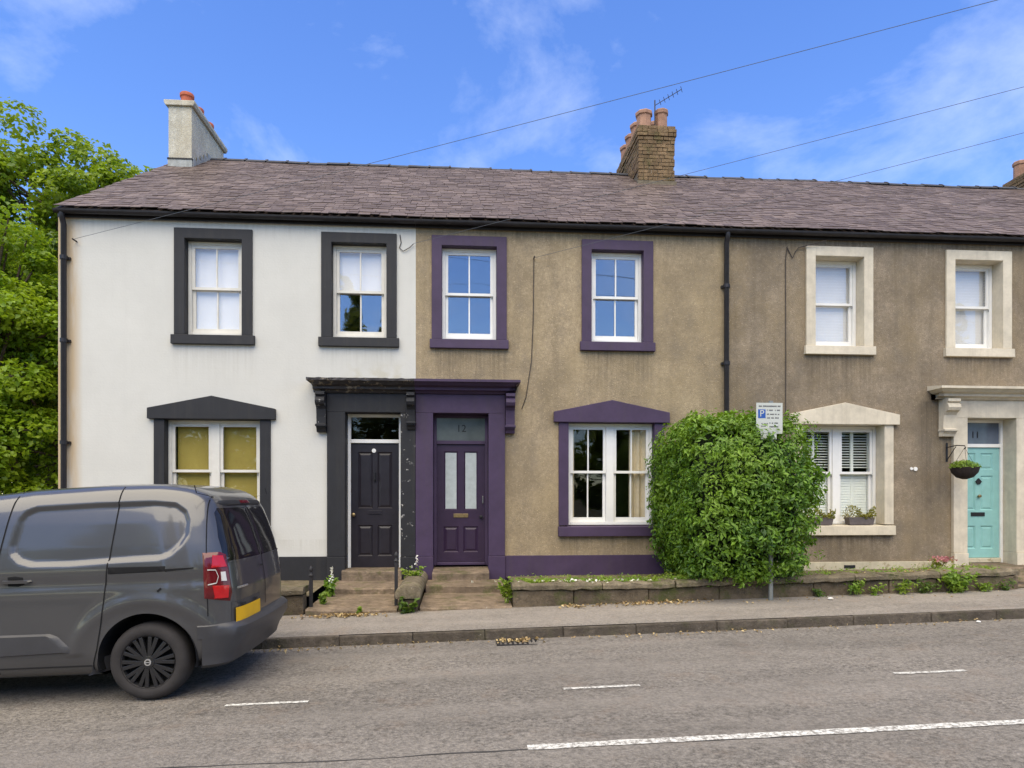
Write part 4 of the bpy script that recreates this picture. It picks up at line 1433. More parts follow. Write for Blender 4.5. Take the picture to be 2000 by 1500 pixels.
steps('worn stone steps up to the black front door', [(-2.06, -0.87, 8.93, 10.2, -.2, .165, .185), (-2.0, -0.875, 10.14, 10.9, -.2, .285, .30), (-1.93, -0.985, 10.82, 11.3, -.2, .468, .475)], 1)
steps('worn stone steps up to the purple front door', [(-0.57, 0.665, 8.95, 10.1, -.2, .175, .20), (-0.55, 0.67, 10.06, 10.6, -.2, .325, .335), (-0.475, 0.42, 10.5, 11.3, -.2, .462, .475)], 2)
steps('stone doorstep below the pale blue-green door', [(8.6, 9.75, 10.6, 11.3, -.1, .46, .47)], 3)

for lab, x, y, z, h in (('thin flaking black iron post beside the short left wall', -2.03, 9.12, 0.1, 0.62), ('thin flaking black iron post in front of the black front door', -0.905, 9.2, 0.1, 0.80)):
    t = thing('iron_post', lab, 'post', (x, y, z), 'iron gate posts')
    MB().box(x - .022, x + .022, y - .022, y + .022, z, z + h - .14).build('shaft', M_IRON, t, bevel=0.004)
    MB().lathe([(.03, 0), (.034, .02), (.018, .04), (.014, .06), (.028, .085), (.026, .11), (.008, .14), (.001, .145)], (x, y, z + h - .145), 12).build('finial', M_IRON, t, smooth=True)

# ------------------------------------------------------------------ parking sign
SX, SY = 4.215, 8.84
sg = thing('parking_sign', 'white parking sign with blue P on a grey steel post before the bush', 'sign', (SX, SY, pave_z(SX, SY)))
MB().tube([(SX, SY, pave_z(SX, SY) - .3), (SX, SY, 2.96)], 0.032, 14).build('post', M_STEEL, sg, smooth=True)
M_SIGN = simple('white_sign_face', (0.50, 0.52, 0.48), 0.4, 0.05, 6, 0)
M_SIGNBLUE = simple('blue_sign_print', (0.03, 0.09, 0.34), 0.4, 0.05, 6, 0)
M_SIGNINK = simple('grey_sign_print', (0.10, 0.10, 0.11), 0.5, 0.05, 6, 0)
SXC = 4.175
pl = MB().box(SXC - .185, SXC + .185, SY - .046, SY - .042, 2.51, 2.93).build('sign_plate', M_SIGN, sg)
pl2 = MB().box(SXC - .12, SXC + .10, SY - .046, SY - .042, 2.435, 2.505).build('sign_plate', M_SIGN, sg)
MB().box(SXC - .16, SXC - .055, SY - .048, SY - .0465, 2.72, 2.84).build('blue_square', M_SIGNBLUE, pl)
text_mesh('P', 0.13, (SXC - .107, SY - .049, 2.78), M_SIGN, pl, 'parking_letter', 0.0006)
wm = MB()
rr = random.Random(7)
for z, a, b, h in ((2.885, -.15, .16, .020), (2.83, -.035, .155, .018), (2.775, -.035, .15, .018), (2.725, -.035, .14, .018), (2.655, .0, .12, .018), (2.645, -.13, -.02, .012), (2.612, -.12, -.02, .012), (2.605, .0, .125, .018)):
    x = a
    while x < b - .01:
        w = rr.uniform(.010, .016)
        if rr.random() < 0.82:
            wm.box(SXC + x, SXC + min(b, x + w * .8), SY - .048, SY - .0465, z - h / 2, z + h / 2 * rr.uniform(.6, 1))
        x += w
wm.build('small_print', M_SIGNINK, pl, kind='stuff')
for z in (2.6, 2.85):
    MB().tube([(SX, SY, z - .02), (SX, SY, z + .02)], 0.036, 12).box(SX - .05, SX + .05, SY - .041, SY - .03, z - .02, z + .02).build('bracket', M_STEEL, sg)

# ------------------------------------------------------------------ van
VAN = (-2.62, 5.75, -0.063)
van = thing('parked_van', 'dark grey panel van parked at the kerb before the white house', 'van', VAN, rot=(0, -SLOPE, 0))
bcar = NB('dark_grey_metallic_paint', 0.30, 0.5)
bcar.color(bcar.mix(bcar.ramp(bcar.noise(2.2, 4), 0.35, 0.7), (0.056, 0.056, 0.060), (0.064, 0.063, 0.066)))
bcar.bsdf.inputs['Coat Weight'].default_value = 0.7
bcar.bsdf.inputs['Coat Roughness'].default_value = 0.07
bcar.bsdf.inputs['Coat IOR'].default_value = 1.55
bcar.bsdf.inputs['Metallic'].default_value = 0.2
M_VAN = bcar.m
M_VANPLAST = simple('dark_grey_bumper_plastic', (0.044, 0.044, 0.049), 0.42, 0.08, 8, 0.03, spec=0.45)
M_TRIM = simple('black_trim_plastic', (0.018, 0.018, 0.02), 0.55, 0.1, 9, 0.05)
M_SEAM = simple('seam_shadow_gap', (0.006, 0.006, 0.007), 0.9, 0.05, 5, 0)
M_TINT = simple('dark_tinted_glass', (0.010, 0.009, 0.010), 0.06, 0.1, 2, 0, spec=0.5)
M_TYRE = simple('tyre_rubber', (0.030, 0.027, 0.027), 0.85, 0.2, 10, 0.15)
M_RIM = simple('black_alloy', (0.016, 0.016, 0.018), 0.25, 0.1, 9, 0.02, spec=0.5)
M_CHROME = simple('silver_badge', (0.62, 0.62, 0.63), 0.25, 0.05, 9, 0, metal=0.8)
M_RED = simple('red_lamp_lens', (0.42, 0.008, 0.012), 0.12, 0.15, 9, 0, spec=0.6)
M_DKRED = simple('dark_red_lamp_lens', (0.10, 0.006, 0.010), 0.12, 0.15, 9, 0, spec=0.6)
M_CLEAR = simple('clear_lamp_lens', (0.55, 0.53, 0.50), 0.15, 0.1, 9, 0, spec=0.6)
M_PLATE = simple('yellow_number_plate', (0.72, 0.40, 0.012), 0.4, 0.05, 9, 0)

WIN = np.array([(-.90, 1.635), (-.98, 1.60), (-1.02, 1.54), (-1.065, 1.33), (-1.06, 1.265), (-1.0, 1.20), (-.90, 1.168), (-.6, 1.165), (-.294, 1.18), (.12, 1.195), (.20, 1.225), (.28, 1.30), (.325, 1.38), (.33, 1.50), (.30, 1.58), (.219, 1.645), (.054, 1.662), (-.4, 1.655)])


def sdf_poly(P, poly):
    d = np.full(len(P), 1e9)
    inside = np.zeros(len(P), bool)
    n = len(poly)
    for i in range(n):
        a, b = poly[i], poly[(i + 1) % n]
        e = b - a
        w = P - a
        t = np.clip((w @ e) / (e @ e), 0, 1)
        d = np.minimum(d, np.linalg.norm(w - t[:, None] * e, axis=1))
        c = ((a[1] <= P[:, 1]) != (b[1] <= P[:, 1])) & (P[:, 0] < (b[0] - a[0]) * (P[:, 1] - a[1]) / (b[1] - a[1] + 1e-12) + a[0])
        inside ^= c
    return np.where(inside, -d, d)


def sstep(x, a, b):
    t = np.clip((x - a) / (b - a), 0, 1)
    return t * t * (3 - 2 * t)


ARCH_R, ARCH_Z, FAX = 0.395, 0.345, -2.785


def van_shape(a, b, c):
    """cube-surface parameters to body coordinates (x rear +, y 0..1.85 near to far, z up)"""
    n = 11.0
    q = (np.abs(a) ** n + np.abs(b) ** n + np.abs(c) ** n) ** (1 / n)
    a, b, c = a / q, b / q, c / q
    xm = -1.475 + a * 2.185
    ztop = np.interp(xm, [-3.66, -3.55, -3.2, -2.75, -2.62, -2.0, -1.72, -1.4, -.9, -.2, .3, .55, .7], [.72, .86, .99, 1.06, 1.10, 1.56, 1.69, 1.755, 1.80, 1.828, 1.832, 1.822, 1.81])
    zb = np.interp(xm, [-3.66, -3.2, .3, .7], [.26, .20, .20, .30])
    z = zb + (c + 1) / 2 * (ztop - zb)
    rear = np.interp(z, [0, .9, 1.1, 1.25, 1.45, 1.65, 1.8], [.0, .0, -.025, -.055, -.11, -.175, -.24])
    wgt = sstep(a, -0.2, 1.0)
    x = xm + rear * wgt
    W = np.interp(z, [.2, .4, .6, .95, 1.12, 1.3, 1.5, 1.7, 1.85], [.895, .912, .922, .925, .917, .893, .858, .815, .78])
    W = W * np.interp(xm, [-3.66, -3.3, -2.7, .2, .7], [.84, .93, 1, 1, .965])
    y = .925 + b * W
    # convex rear in plan
    x = x - 0.03 * wgt ** 6 * b ** 2
    return x, y, z


def cube_grid(na, nb, nc):
    P, F = [], []

    def face(u, v, f):
        s = sum(len(p) for p in P)
        U, V = np.meshgrid(u, v, indexing='ij')
        pts = f(U.ravel(), V.ravel())
        P.append(np.stack(pts, 1))
        m = len(v)
        for i in range(len(u) - 1):
            for j in range(m - 1):
                F.append((s + i * m + j, s + (i + 1) * m + j, s + (i + 1) * m + j + 1, s + i * m + j + 1))
    A, B, Cc = np.linspace(-1, 1, na), np.linspace(-1, 1, nb), np.linspace(-1, 1, nc)
    one = lambda u: np.ones_like(u)
    face(A, Cc, lambda u, v: (u, -one(u), v))
    face(A, Cc, lambda u, v: (u, one(u), v))
    face(B, Cc, lambda u, v: (one(u), u, v))
    face(B, Cc, lambda u, v: (-one(u), u, v))
    face(A, B, lambda u, v: (u, v, one(u)))
    face(A, B, lambda u, v: (u, v, -one(u)))
    return np.concatenate(P), F


G_, F_ = cube_grid(221, 61, 91)
vx, vy, vz = van_shape(G_[:, 0], G_[:, 1], G_[:, 2])
side = np.where(np.abs(G_[:, 1]) > 0.97, np.sign(G_[:, 1]), 0)
d = sdf_poly(np.stack([vx, vz], 1), WIN)
press = 0.024 * (1 - sstep(d, -0.022, 0.012))
vy = vy - side * press
# crease above the rear and front wheels, and a waist line
for cx in (0.0, FAX):
    rr_ = np.hypot((vx - cx) * 0.86, vz - ARCH_Z)
    vy = vy + side * 0.016 * np.exp(-((rr_ - 0.50) / 0.055) ** 2) * (vz > 0.4)
vy = vy - side * 0.010 * np.exp(-((vz - 1.0) / 0.05) ** 2) * (np.abs(G_[:, 0]) < .95)
P3 = np.stack([vx, vy, vz], 1)
keep = []
for f in F_:
    c = P3[list(f)].mean(0)
    s = side[list(f)]
    if abs(s.sum()) == 4 and min(math.hypot(c[0], c[2] - ARCH_Z), math.hypot(c[0] - FAX, c[2] - ARCH_Z)) < ARCH_R:
        continue
    if c[2] < 0.33 and (abs(c[0]) < ARCH_R or abs(c[0] - FAX) < ARCH_R) and abs(s.sum()) == 4:
        continue
    if c[2] < 0.36 and G_[f[0], 2] < -0.99 and (c[1] < 0.46 or c[1] > 1.39) and (abs(c[0]) < ARCH_R + .02 or abs(c[0] - FAX) < ARCH_R + .02):
        continue
    keep.append(f)
me = bpy.data.meshes.new('body')
me.from_pydata([tuple(p) for p in P3], [], keep)
bm = bmesh.new()
bm.from_mesh(me)
bmesh.ops.remove_doubles(bm, verts=bm.verts, dist=0.0006)
bmesh.ops.delete(bm, geom=[v for v in bm.verts if not v.link_faces], context='VERTS')
for v in bm.verts:
    if v.is_boundary:
        for cx in (0.0, FAX):
            dx, dz = v.co.x - cx, v.co.z - ARCH_Z
            r = math.hypot(dx, dz)
            if r < ARCH_R + 0.06 and v.co.z > 0.30:
                v.co.x, v.co.z = cx + dx * ARCH_R / r, ARCH_Z + dz * ARCH_R / r
bmesh.ops.recalc_face_normals(bm, faces=bm.faces)
bm.to_mesh(me)
BV = BVHTree.FromBMesh(bm)
bm.free()
me.polygons.foreach_set('use_smooth', [True] * len(me.polygons))
me.materials.append(M_VAN)
body = link('body', me, van, local=True)


def cast(kind, u, v, off):
    """a point on the body: side (x,z), rear (y,z) or corner (angle,z)"""
    if kind == 'side':
        o, d = Vector((u, -1, v)), Vector((0, 1, 0))
    elif kind == 'far':
        o, d = Vector((u, 3, v)), Vector((0, -1, 0))
    elif kind == 'rear':
        o, d = Vector((2, u, v)), Vector((-1, 0, 0))
    elif kind == 'front':
        o, d = Vector((-5, u, v)), Vector((1, 0, 0))
    elif kind == 'corner':
        d = Vector((-math.sin(u), math.cos(u), 0))
        o = Vector((0.2, 0.45, v)) - d * 2
    elif kind == 'corner2':
        d = Vector((-math.sin(u), -math.cos(u), 0))
        o = Vector((0.2, 1.40, v)) - d * 2
    h = BV.ray_cast(o, d)
    if h[0] is None:
        return o + d * 1.0
    n = h[1] if h[1].dot(d) < 0 else -h[1]
    return h[0] + n * off


def ribbon(name, kind, pts, w, mat, parent, off=0.003, step=0.03):
    P = []
    for (a, b) in zip(pts, pts[1:]):
        k = max(1, int(math.hypot(b[0] - a[0], b[1] - a[1]) / step))
        for i in range(k):
            P.append((a[0] + (b[0] - a[0]) * i / k, a[1] + (b[1] - a[1]) * i / k))
    P.append(pts[-1])
    m = MB()
    for i, p in enumerate(P):
        q0, q1 = P[max(0, i - 1)], P[min(len(P) - 1, i + 1)]
        tx, tz = q1[0] - q0[0], q1[1] - q0[1]
        l = math.hypot(tx, tz) or 1
        nx, nz = -tz / l, tx / l
        m.v.append(tuple(cast(kind, p[0] + nx * w / 2, p[1] + nz * w / 2, off)))
        m.v.append(tuple(cast(kind, p[0] - nx * w / 2, p[1] - nz * w / 2, off)))
        if i:
            k = 2 * i
            m.f.append((k - 2, k - 1, k + 1, k))
    return m.build(name, mat, parent, local=True)


def patch(name, kind, poly, mat, parent, off=0.004, rings=7, edge=0.0, seg=0.03):
    """a plate hugging the body: rings from the outline to its middle"""
    P = []
    for i in range(len(poly)):
        a, b = poly[i], poly[(i + 1) % len(poly)]
        k = max(1, int(math.hypot(b[0] - a[0], b[1] - a[1]) / seg))
        P += [(a[0] + (b[0] - a[0]) * j / k, a[1] + (b[1] - a[1]) * j / k) for j in range(k)]
    cx, cz = sum(p[0] for p in P) / len(P), sum(p[1] for p in P) / len(P)
    m = MB()
    n = len(P)
    for r in range(rings):
        t = 1 - r / rings
        for p in P:
            m.v.append(tuple(cast(kind, cx + (p[0] - cx) * t, cz + (p[1] - cz) * t, off if r else off * (1 - edge) - 0.002)))
    m.v.append(tuple(cast(kind, cx, cz, off)))
    for r in range(rings - 1):
        for i in range(n):
            j = (i + 1) % n
            m.f.append((r * n + i, r * n + j, (r + 1) * n + j, (r + 1) * n + i))
    for i in range(n):
        m.f.append(((rings - 1) * n + i, (rings - 1) * n + (i + 1) % n, len(m.v) - 1))
    return m.build(name, mat, parent, smooth=True, local=True)


for kind in ('side', 'far'):
    ribbon('door_seam', kind, [(-.228, 1.80), (-.235, 1.70), (-.26, 1.45), (-.294, 1.16), (-.302, 1.07), (-.335, .74), (-.395, .45), (-.43, .34), (-.44, .27)], 0.010, M_SEAM, body)
    ribbon('door_seam', kind, [(-1.06, 1.77), (-1.08, 1.69), (-1.14, 1.335), (-1.19, 1.0), (-1.20, .5), (-1.19, .27)], 0.010, M_SEAM, body)
    ribbon('rear_corner_seam', kind, [(.425, 1.80), (.45, 1.70), (.475, 1.24), (.485, 1.0), (.49, .69)], 0.008, M_SEAM, body)
    ribbon('sill_line', kind, [(-2.3, .315), (-.45, .315)], 0.012, M_TRIM, body)
    patch('sliding_rail', kind, [(-.290, 1.075), (.165, 1.085), (.168, 1.128), (-.290, 1.132)], M_SEAM, body)
    patch('sliding_rail_end', kind, [(.165, 1.082), (.385, 1.098), (.385, 1.108), (.165, 1.104)], M_SEAM, body)
    patch('side_moulding', kind, [(-.605, .435), (-.60, .47), (-.70, .575), (-.76, .60), (-1.18, .60), (-1.18, .42)], M_VANPLAST, body, off=0.022, edge=0.9)
    patch('side_moulding', kind, [(-1.21, .42), (-1.21, .60), (-1.9, .60), (-2.2, .57), (-2.22, .42)], M_VANPLAST, body, off=0.022, edge=0.9)
    patch('front_side_window', kind, [(-1.25, 1.60), (-1.32, 1.17), (-2.2, 1.12), (-1.80, 1.48), (-1.62, 1.585)], M_TINT, body, off=0.003)
    hd = patch('door_handle', kind, [(-1.12, 1.025), (-1.12, 1.05), (-.90, 1.05), (-.885, 1.038), (-.90, 1.025)], M_VAN, body, off=0.032, edge=0.9)
    patch('handle_recess', kind, [(-1.08, 1.0), (-1.08, 1.075), (-1.02, 1.082), (-.96, 1.07), (-.95, 1.01), (-1.0, .995)], M_SEAM, body, off=0.003)
    ribbon('fuel_flap_mark', kind, [(.105, .918), (.135, .945)], 0.018, M_SEAM, body)

# rear doors: glass, split, lamps, plate
for k, (y0, y1) in enumerate(((0.15, 0.905), (0.945, 1.70))):
    s = 1 if k == 0 else -1
    o, i_ = (y0, y1) if k == 0 else (y1, y0)
    gl = patch('rear_window', 'rear', [(o, 1.17), (o + s * .03, 1.14), (i_, 1.13), (i_, 1.60), (o + s * .12, 1.60), (o + s * .075, 1.56), (o + s * .02, 1.35)], M_TINT, body, off=0.004, rings=8)
    ribbon('window_edge', 'rear', [(i_, 1.128), (o + s * .03, 1.135)], 0.012, M_VAN, body, off=0.008)
ribbon('rear_door_split', 'rear', [(.925, 1.66), (.925, 1.0), (.925, .66)], 0.014, M_SEAM, body, off=0.005)
patch('rear_spoiler', 'rear', [(.30, 1.64), (.36, 1.665), (1.49, 1.665), (1.55, 1.64), (1.45, 1.62), (.40, 1.62)], M_TRIM, body, off=0.012, edge=0.8)
patch('high_brake_lamp', 'rear', [(.80, 1.632), (1.05, 1.632), (1.05, 1.658), (.80, 1.658)], M_DKRED, body, off=0.018)
for kind in ('corner', 'corner2'):
    a0, a1 = R(33.5), R(56)
    lm = patch('tail_lamp', kind, [(a0, .84), (a1, .80), (a1 + .04, .86), (a1, 1.20), (a1 - .1, 1.225), (a0, 1.225)], M_DKRED, body, off=0.014, edge=0.8, seg=0.04)
    patch('red_lens', kind, [(R(42), .83), (a1 - .03, .825), (a1 - .01, .94), (R(40), .95)], M_RED, lm, off=0.019, edge=0.6, seg=0.04)
    patch('red_lens', kind, [(R(40), 1.09), (a1 - .02, 1.09), (a1 - .06, 1.195), (R(42), 1.205)], M_RED, lm, off=0.019, edge=0.6, seg=0.04)
    patch('clear_lens', kind, [(R(48), .975), (a1 - .05, .97), (a1 - .06, 1.06), (R(48), 1.06)], M_CLEAR, lm, off=0.019, edge=0.6, seg=0.04)
    ribbon('lamp_glow_strip', kind, [(R(37), 1.08), (R(44), 1.075), (R(46), 1.02), (R(44), .965), (R(37), .955)], 0.008, M_CLEAR, lm, off=0.021)
patch('number_plate', 'rear', [(.19, .61), (.72, .61), (.72, .735), (.19, .735)], M_PLATE, body, off=0.018, rings=3)
patch('plate_recess', 'rear', [(.16, .585), (.76, .585), (.76, .79), (.16, .79)], M_VANPLAST, body, off=0.004, rings=3)
patch('plate_lamp', 'rear', [(.27, .74), (.35, .74), (.35, .765), (.27, .765)], M_TRIM, body, off=0.02, rings=2)
patch('plate_lamp', 'rear', [(.56, .74), (.64, .74), (.64, .765), (.56, .765)], M_TRIM, body, off=0.02, rings=2)
patch('name_badge', 'rear', [(.22, .895), (.44, .895), (.44, .912), (.22, .912)], M_CHROME, body, off=0.008, rings=2)
patch('rear_handle', 'rear', [(.80, 1.03), (.88, 1.03), (.88, 1.05), (.80, 1.05)], M_TRIM, body, off=0.02, rings=2)
# rear bumper wrapped round the corners
m = MB()
NA = 64
prof = [(0.24, -0.03), (0.27, 0.03), (0.36, 0.07), (0.50, 0.085), (0.575, 0.08), (0.605, 0.04), (0.625, -0.01)]
ring = []
for i in range(NA + 1):
    th = R(-64.5) + R(129) * i / NA
    d_ = Vector((math.cos(th), math.sin(th), 0))
    wr = 1 - min(1, max(0, (abs(th) - R(40)) / R(20)))
    wr = wr * wr * (3 - 2 * wr)
    col = []
    for z, o in prof:
        zz = max(z, 0.36)
        h_ = BV.ray_cast(Vector((-0.02, .925, zz)) + d_ * 3, -d_)
        p = h_[0] + d_ * (0.010 + (o - 0.010) * wr if o > 0 else o)
        col.append(Vector((p.x, p.y, z)))
    ring.append(col)
k = len(prof)
for col in ring:
    m.v += [tuple(p) for p in col]
for i in range(NA):
    for j in range(k - 1):
        m.f.append((i * k + j, (i + 1) * k + j, (i + 1) * k + j + 1, i * k + j + 1))
bp_ = m.build('rear_bumper', M_VANPLAST, van, smooth=True, local=True)
# front details
patch('windscreen', 'front', [(.22, 1.17), (1.63, 1.17), (1.55, 1.60), (.30, 1.60)], M_TINT, body, off=0.004, rings=8, seg=0.06)
patch('grille', 'front', [(.45, .60), (1.40, .60), (1.45, .70), (.40, .70)], M_TRIM, body, off=0.01)
for a, b in ((.12, .42), (1.43, 1.73)):
    patch('headlamp', 'front', [(a, .74), (b, .74), (b, .86), (a, .84)], M_CLEAR, body, off=0.012)
patch('number_plate', 'front', [(.66, .42), (1.19, .42), (1.19, .53), (.66, .53)], M_SIGN, body, off=0.02, rings=3)
for y, s in ((0.0, -1), (1.85, 1)):
    mm = MB().box(-2.05, -1.93, y + s * 0.02 if s > 0 else y - 0.22, y + 0.22 if s > 0 else y - 0.02, 1.10, 1.30)
    mm.build('door_mirror', M_TRIM, van, bevel=0.03, local=True)
# dark liners and the underside
for cx, ya, yb_ in ((0.0, .02, .42), (0.0, 1.83, 1.43), (FAX, .02, .42), (FAX, 1.83, 1.43)):
    m = MB()
    n = 20
    for i in range(n + 1):
        t = R(-12) + R(204) * i / n
        for y in (ya, yb_):
            m.v.append((cx + (ARCH_R + .004) * math.cos(t), y, ARCH_Z + (ARCH_R + .004) * math.sin(t)))
        if i:
            q = 2 * i
            m.f.append((q - 2, q, q + 1, q - 1))
    m.f.append(tuple(2 * i + 1 for i in range(n + 1)))
    m.build('wheel_arch_liner', M_SEAM, van, local=True)
for cx in (0.0, FAX):
    MB().tube([(cx, .2, .325), (cx, 1.65, .325)], 0.05, 8).build('axle', M_SEAM, van, local=True)


def wheel(cx, y, s):
    """s=-1: outer face towards -y"""
    yo = y
    Rr = 0.325
    prof = [(0.215, 0.012), (0.232, -0.004), (0.275, -0.010), (0.302, 0.004), (0.318, 0.028), (Rr, 0.055), (Rr, 0.15), (0.318, 0.18), (0.29, 0.205), (0.215, 0.20)]
    m = MB()
    m.lathe([(r, h * -s) for r, h in prof], (cx, yo, Rr), 48, 'y', cap=False)
    w = m.build('wheel', M_TYRE, van, smooth=True, local=True)
    rm = MB()
    rm.lathe([(0.222, 0.0 * -s), (0.222, 0.012 * -s), (0.205, 0.03 * -s), (0.200, 0.16 * -s)], (cx, yo, Rr), 40, 'y', cap=False)
    rm.lathe([(0.201, 0.075 * -s), (0.001, 0.07 * -s)], (cx, yo, Rr), 40, 'y', cap=False)
    rm.build('rim', M_SEAM, w, smooth=True, local=True)
    sp = MB()
    for k in range(10):
        t0 = 2 * math.pi * k / 10 + 0.1
        for dt in (-0.13, 0.13):
            c, d = math.cos(t0 + dt * 0.35), math.sin(t0 + dt * 0.35)
            c2, d2 = math.cos(t0 + dt), math.sin(t0 + dt)
            p0 = Vector((cx + 0.045 * c, yo, Rr + 0.045 * d))
            p1 = Vector((cx + 0.214 * c2, yo, Rr + 0.214 * d2))
            e = Vector((-(p1 - p0).z, 0, (p1 - p0).x)).normalized()
            a, b = 0.013, 0.016
            f = lambda p, wd, h: p + e * wd + Vector((0, h * -s, 0))
            sp.hexa([f(p0, -a, 0.004), f(p1, -b, 0.006), f(p1, b, 0.006), f(p0, a, 0.004), f(p0, -a, 0.04), f(p1, -b, 0.03), f(p1, b, 0.03), f(p0, a, 0.04)])
    sp.build('wheel_spokes', M_RIM, w, bevel=0.003, local=True, kind='stuff')
    MB().lathe([(0.001, -0.004 * -s), (0.05, 0.0), (0.062, 0.02 * -s), (0.062, 0.06 * -s)], (cx, yo, Rr), 24, 'y', cap=False).build('hub_cap', M_RIM, w, smooth=True, local=True)
    MB().lathe([(0.018, -0.006 * -s), (0.028, -0.006 * -s), (0.030, 0.004 * -s)], (cx, yo, Rr), 24, 'y', cap=False).build('hub_badge', M_CHROME, w, local=True)
    MB().box(cx - .022, cx + .022, yo + 0.0065 * s - .001, yo + 0.0065 * s + .001, Rr - .004, Rr + .004).build('hub_badge_bar', M_CHROME, w, local=True)


for cx in (0.0, FAX):
    wheel(cx, 0.035, -1)
    wheel(cx, 1.815, 1)
# ------------------------------------------------------------------ plants
def noise3(p, s, seed):
    rs = np.random.RandomState(seed)
    out = np.zeros(len(p))
    for k in range(6):
        w = rs.normal(size=3) * s * (1 + 0.6 * k)
        out += np.sin(p @ w + rs.uniform(0, 6.28)) / (1 + 0.6 * k)
    return out / 2.5


def laurel():
    t = thing('laurel_bush', 'large clipped laurel bush behind the low wall and the parking sign', 'bush', (4.03, 9.85, 0.42))
    rs = np.random.RandomState(3)
    n = 9.0
    half = np.array([0.875, 1.22, 1.16])
    c = np.array([3.97, 9.76, 1.62])

    def shell(d):
        q = (np.abs(d) ** n).sum(1) ** (-1 / n)
        return d * q[:, None]

    def place(u, dep):
        p = u * dep[:, None]
        p[:, 0] *= np.interp(u[:, 2], [-1, -.6, .2, .75, 1], [.92, .98, 1.0, 1.0, .94])
        p[:, 1] *= np.interp(u[:, 2], [-1, -.6, -.25, .4, .66, 1], [.84, .93, 1.0, 1.03, .89, .68])
        return c + p * half
    K = 2000
    d = rs.normal(size=(K, 3))
    d /= np.linalg.norm(d, axis=1, keepdims=True)
    cu = shell(d)
    cdep = 0.965 + rs.normal(0, .024, K) + 0.04 * noise3(cu, 3.2, 5)
    P, Q, S = [], [], []
    for k in range(K):
        m_ = int(rs.uniform(12, 26))
        ctr = place(cu[k:k + 1], cdep[k:k + 1])[0]
        out_ = np.sign(cu[k]) * np.abs(cu[k]) ** (n - 1) / half
        out_ = out_ / (np.linalg.norm(out_) + 1e-9)
        r_ = rs.uniform(.07, .15)
        dd = rs.normal(size=(m_, 3))
        dd /= np.linalg.norm(dd, axis=1, keepdims=True)
        P.append(ctr + dd * r_ * rs.uniform(.3, 1, (m_, 1)) + out_ * rs.uniform(-.04, .05))
        Q.append(out_ * .7 + dd * .5 + rs.normal(0, .4, (m_, 3)) + np.array([0, 0, .45]))
        S.append(np.full(m_, rs.uniform(.05, .095)))
    # stray shoots that break the outline
    for k in range(70):
        u0 = cu[rs.randint(K)]
        if u0[2] < -.3:
            continue
        ctr = place(u0[None], np.array([1.0]))[0]
        dirv = np.array([u0[0] * .5, u0[1] * .4, .6 + abs(u0[2])])
        dirv /= np.linalg.norm(dirv)
        L_ = rs.uniform(.03, .12)
        tt = np.linspace(0, 1, 7)[:, None]
        P.append(ctr + dirv * L_ * tt + rs.normal(0, .02, (7, 3)))
        Q.append(rs.normal(0, .5, (7, 3)) + np.array([0, -.6, .5]))
        S.append(np.full(7, .085))
    # sparse deeper leaves
    M_ = 9000
    d = rs.normal(size=(M_, 3))
    d /= np.linalg.norm(d, axis=1, keepdims=True)
    P.append(place(shell(d), rs.uniform(.84, .95, M_)))
    Q.append(d + rs.normal(0, .6, (M_, 3)))
    S.append(np.full(M_, .09))
    pos, nr, sz = np.concatenate(P), np.concatenate(Q), np.concatenate(S)
    keep = pos[:, 1] < 10.93
    me = leaf_mesh('foliage', pos[keep], nr[keep], sz[keep], M_LAUREL, 1, 0.42, 0.25, droop=0.5)
    link('foliage', me, t)
    # solid dark core that blocks see-through, near-black colour standing in for inner shade
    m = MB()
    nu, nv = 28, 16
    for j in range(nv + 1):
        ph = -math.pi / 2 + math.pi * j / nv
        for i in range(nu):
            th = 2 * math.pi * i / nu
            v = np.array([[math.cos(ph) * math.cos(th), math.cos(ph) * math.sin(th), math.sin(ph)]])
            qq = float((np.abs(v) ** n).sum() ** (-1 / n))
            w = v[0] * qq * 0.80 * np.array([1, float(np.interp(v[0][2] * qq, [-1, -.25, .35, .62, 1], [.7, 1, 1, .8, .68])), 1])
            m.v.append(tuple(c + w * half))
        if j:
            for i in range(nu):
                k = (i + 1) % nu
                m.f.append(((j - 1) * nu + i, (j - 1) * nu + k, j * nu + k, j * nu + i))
    m.build('dark_core', M_CORE, t)
    for k in range(5):
        a = 2 * math.pi * k / 5
        MB().tube([(4.03 + .15 * math.cos(a), 9.9 + .15 * math.sin(a), .3), (4.03 + .6 * math.cos(a), 9.9 + .5 * math.sin(a), 1.0)], .04, 6, .02).build('stem', M_BARK, t)


laurel()


